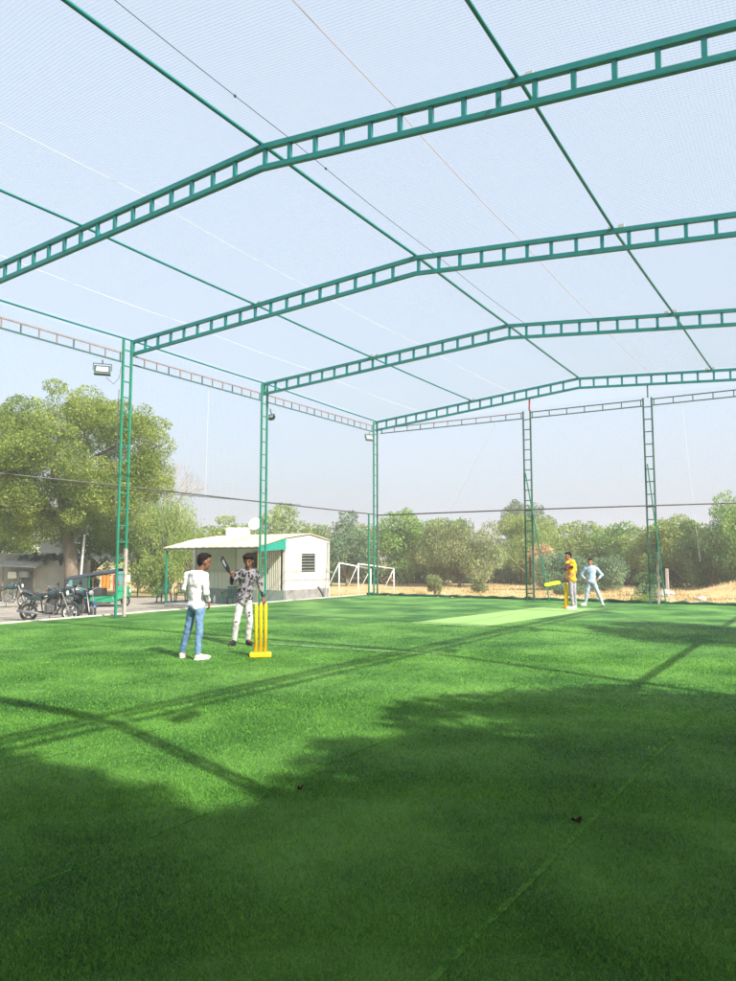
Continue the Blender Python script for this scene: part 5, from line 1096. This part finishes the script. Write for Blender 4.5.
# 2: batsman
s2 = 0.01745
def q2(px, py, y=0): return ((px-242.0)*s2, y, (645-py)*s2)
person('man in black and white patterned shirt and ripped white jeans holding a bat up', (6.73, -15.72),
    dict(head=q2(247.4, 561.5, -0.02), neck=q2(246.4, 571.2, 0), chest=q2(246.2, 580, 0.0), pelvis=q2(243.4, 599, 0.0), body=-98, face=-100, nod=14, hs=1.05,
         shL=q2(237.6, 573.6, 0.02), shR=q2(255.4, 573.8, 0.0), elL=q2(231.6, 583.0, -0.08), wrL=q2(231.8, 578.0, -0.20), elR=q2(259.6, 587, 0.0), wrR=q2(262.6, 597.2, -0.08),
         handL=((-0.25, -0.15, 1), (0.6, -0.6, 0), 1.25, 1), handR=((0.15, -0.1, -1), (-0.3, 0.9, 0), 0.35, -1),
         hipL=q2(239.8, 604, 0), hipR=q2(247.4, 604, 0.0), knL=q2(236.4, 622.5, -0.03), knR=q2(249.6, 621, -0.03), anL=q2(234.4, 641, 0.02), anR=q2(248.0, 640.2, 0.04),
         toeL=q2(230.5, 644.5, -0.16), toeR=q2(252.6, 644, -0.14), cuff=0.045),
    M['shirt_pattern'], M['jeans_white'], M['shoe_black'], M['skin_dark'], hair_mop, 0.95)
P2 = V((6.73, -15.72, 0)); phi2 = math.atan2(P2.x-15.44, P2.y+25.59); mr2 = Matrix.Rotation(-phi2, 3, 'Z')
def detail_patch(c, w_, h_, m, y, nm, parent):
    pass
def bat(label, grip, tip, m, m2, wd=0.108, group='cricket bats', total=0.85, face=(0, 1, 0)):
    """bat from grip end to blade tip in world coordinates"""
    g0, t0 = V(grip), V(tip); d = (t0-g0).normalized(); L_ = total; fn = V(face); fn = (fn-d*fn.dot(d)).normalized(); sx = d.cross(fn)
    t = thing('cricket_bat', label, 'bat', g0, 0, group)
    b = MB(); b.tube([V((0, 0, 0)), d*0.30], 0.017, 10); b.build('handle', M['black'], t, smooth=True)
    st = [(0.27, 0.030, 0.020), (0.33, wd*0.8, 0.03), (0.38, wd, 0.034), (0.60, wd, 0.045), (0.76, wd, 0.046), (0.83, wd*0.92, 0.03), (0.85, wd*0.7, 0.02)]; b = MB(); vs = []
    for a, w_, th in st:
        c = d*a*L_/0.85
        for u, v in ((-0.5, -0.25), (0.5, -0.25), (0.5, 0.15), (0, 0.75), (-0.5, 0.15)): vs.append(c+sx*u*w_+fn*v*th)
    n = len(st); fs = [(i*5+k, i*5+(k+1) % 5, (i+1)*5+(k+1) % 5, (i+1)*5+k) for i in range(n-1) for k in range(5)]+[(4, 3, 2, 1, 0), tuple((n-1)*5+k for k in range(5))]
    b.add(vs, fs); bl = b.build('blade', m, t, bevel=0.006)
    if m2:
        b = MB(); c0, c1 = d*0.42-fn*0.25*0.046*1.08, d*0.62-fn*0.25*0.046*1.08; b.prism([c0-sx*0.012, c0+sx*0.012, c1+sx*0.028, c1-sx*0.028], -fn*0.002); b.build('sticker', m2, bl)
    return t
g0 = P2+mr2 @ V(q2(233.3, 579.5, -0.30)); t0 = P2+mr2 @ V(q2(219.5, 556.5, 0.32))
bat('black bat held upright and slanting back over the raised hand', g0, t0, M['black'], M['white_paint'], 0.105, total=0.72, face=mr2 @ V((0.45, 0.9, 0.3)))
# rips in the jeans, wristband
def find_part(root_label, nm):
    for o in bpy.data.objects:
        if o.name.startswith(nm) and o.parent and o.parent.get('label') == root_label: return o
tr2 = find_part('man in black and white patterned shirt and ripped white jeans holding a bat up', 'trousers')
for (px, py, y, w_, h_) in ((236.4, 621.5, -0.088, 0.055, 0.030), (249.2, 612.2, -0.098, 0.05, 0.018), (249.4, 615.2, -0.098, 0.045, 0.018)):
    MB().ell(q2(px, py, y), (w_/2, 0.012, h_/2), n=10, m=6).build('rip', M['skin_dark'] if h_ > 0.02 else M['black'], tr2)
bd = find_part('man in black and white patterned shirt and ripped white jeans holding a bat up', 'body')
MB().tube([q2(262.0, 594.6, -0.06), q2(262.6, 596.8, -0.08)], 0.036, 12).build('cuff', M['black'], bd)
MB().tube([q2(231.7, 580.5, -0.14), q2(231.8, 578.2, -0.195)], 0.041, 12).build('glove_cuff', M['black'], bd)
# 3: far player in amber, facing left
s3 = 0.0297
def q3(px, py, y=0): return ((px-571.5)*s3, y, (609-py)*s3)
person('man in amber shirt holding a lime green bat beside the far stumps', (8.93, -3.60),
    dict(head=q3(568.9, 556.4, -0.02), neck=q3(570.2, 560.8, 0), chest=q3(571.6, 566.5, 0.0), pelvis=q3(572.0, 579.5, 0.0), body=-150, face=-155, nod=4, hs=1.0,
         shL=q3(567.8, 563.6, -0.10), shR=q3(574.6, 563.8, 0.06), elL=q3(566.8, 571.0, -0.22), wrL=q3(565.6, 577.4, -0.16), elR=q3(575.2, 571.5, -0.06), wrR=q3(569.2, 577.5, -0.20),
         handL=((-0.2, 0.1, -1), (0.3, 0.9, 0), 1.2, 1), handR=((-0.9, 0.1, -0.5), (0, 0.9, 0.2), 1.2, -1),
         hipL=q3(570.6, 582, -0.06), hipR=q3(573.4, 582, 0.07), knL=q3(571.4, 594.5, -0.09), knR=q3(574.3, 594.5, 0.08), anL=q3(572.4, 605.6, -0.09), anR=q3(574.6, 606, 0.10),
         toeL=q3(567.4, 608, -0.13), toeR=q3(570.6, 608, 0.06), cuff=0.05, sleeve=(0.4, 0.45)),
    M['vest_orange'], M['trouser_grey'], M['shoe_white'], M['skin_mid'], hair_short, 0.98)
P3 = V((8.93, -3.60, 0)); phi3 = math.atan2(P3.x-15.44, P3.y+25.59); mr3 = Matrix.Rotation(-phi3, 3, 'Z')
bat('lime green bat pointing left, held level by the far player in amber', P3+mr3 @ V(q3(569.0, 580.6, -0.20)), P3+mr3 @ V(q3(549, 584.6, -0.32)), M['lime'], None, 0.12, total=0.72, face=mr3 @ V((0.05, 0.75, -0.65)))
tp = find_part('man in amber shirt holding a lime green bat beside the far stumps', 'shirt')
fuse('dark_sleeve', [('cap', q3(568.2, 565.2, -0.12), q3(566.9, 569.6, -0.205), 0.070, 0.062), ('cap', q3(568.6, 567.5, -0.13), q3(572.5, 567.0, -0.14), 0.05, 0.045)], 0.012, M['maroon'], tp)
# 4: far player in pale blue, hands on hips
s4 = 0.0318
def q4(px, py, y=0): return ((px-593.0)*s4, y, (605.5-py)*s4)
person('man in pale blue shirt and trousers standing legs apart with hands on hips', (9.06, -1.72),
    dict(head=q4(590.9, 562.4, -0.03), neck=q4(591.3, 566.6, 0), chest=q4(591.6, 571.5, 0.0), pelvis=q4(591.7, 581.5, 0.0), body=-95, face=-100, nod=4, hs=0.98,
         shL=q4(586.3, 568.6, 0.0), shR=q4(596.9, 568.8, 0.0), elL=q4(582.0, 575.2, 0.05), wrL=q4(586.6, 580.2, -0.05), elR=q4(602.2, 575.0, 0.05), wrR=q4(597.2, 580.0, -0.05),
         handL=((0.9, -0.3, -0.3), (0.2, 0.9, 0), 0.5, 1), handR=((-0.9, -0.3, -0.3), (0.2, 0.9, 0), 0.5, -1),
         hipL=q4(589.4, 584, 0), hipR=q4(594.3, 584, 0.0), knL=q4(586.9, 594, -0.03), knR=q4(598.2, 594.2, -0.03), anL=q4(585.2, 603.0, 0.0), anR=q4(601.4, 603.0, 0.0),
         toeL=q4(582.2, 605, -0.12), toeR=q4(602.6, 605, -0.17), cuff=0.05, sleeve=(0.85, 0.85)),
    M['pale_blue'], M['pale_blue_trouser'], M['shoe_white'], M['skin_mid'], hair_short, 0.96)
# ------------------------------------------------------------------ stumps
def stumps(loc, label, h=0.90, w_=0.23, rz=0, bw=0.33):
    t = thing('cricket_stumps', label, 'stumps', loc, rz, 'yellow stump sets')
    MB().box((0, 0, 0.035), (bw, 0.17, 0.07)).build('base', M['stump_yellow'], t, bevel=0.018)
    for i in (-1, 0, 1): MB().tube([(i*w_*0.36, 0, 0.06), (i*w_*0.36, 0, h-0.03), (i*w_*0.36, 0, h-0.015), (i*w_*0.36, 0, h)], [0.025, 0.025, 0.022, 0.010], 14).build('stump', M['stump_yellow'], t, smooth=True)
stumps((8.01, -16.74, 0), 'tall yellow plastic stumps in front of the man with the raised bat', 0.81, 0.20, R(40), 0.33)
stumps((8.72, -3.45, 0), 'yellow plastic stumps at the far end beside the man in amber', 0.76, 0.18, R(75), 0.30)
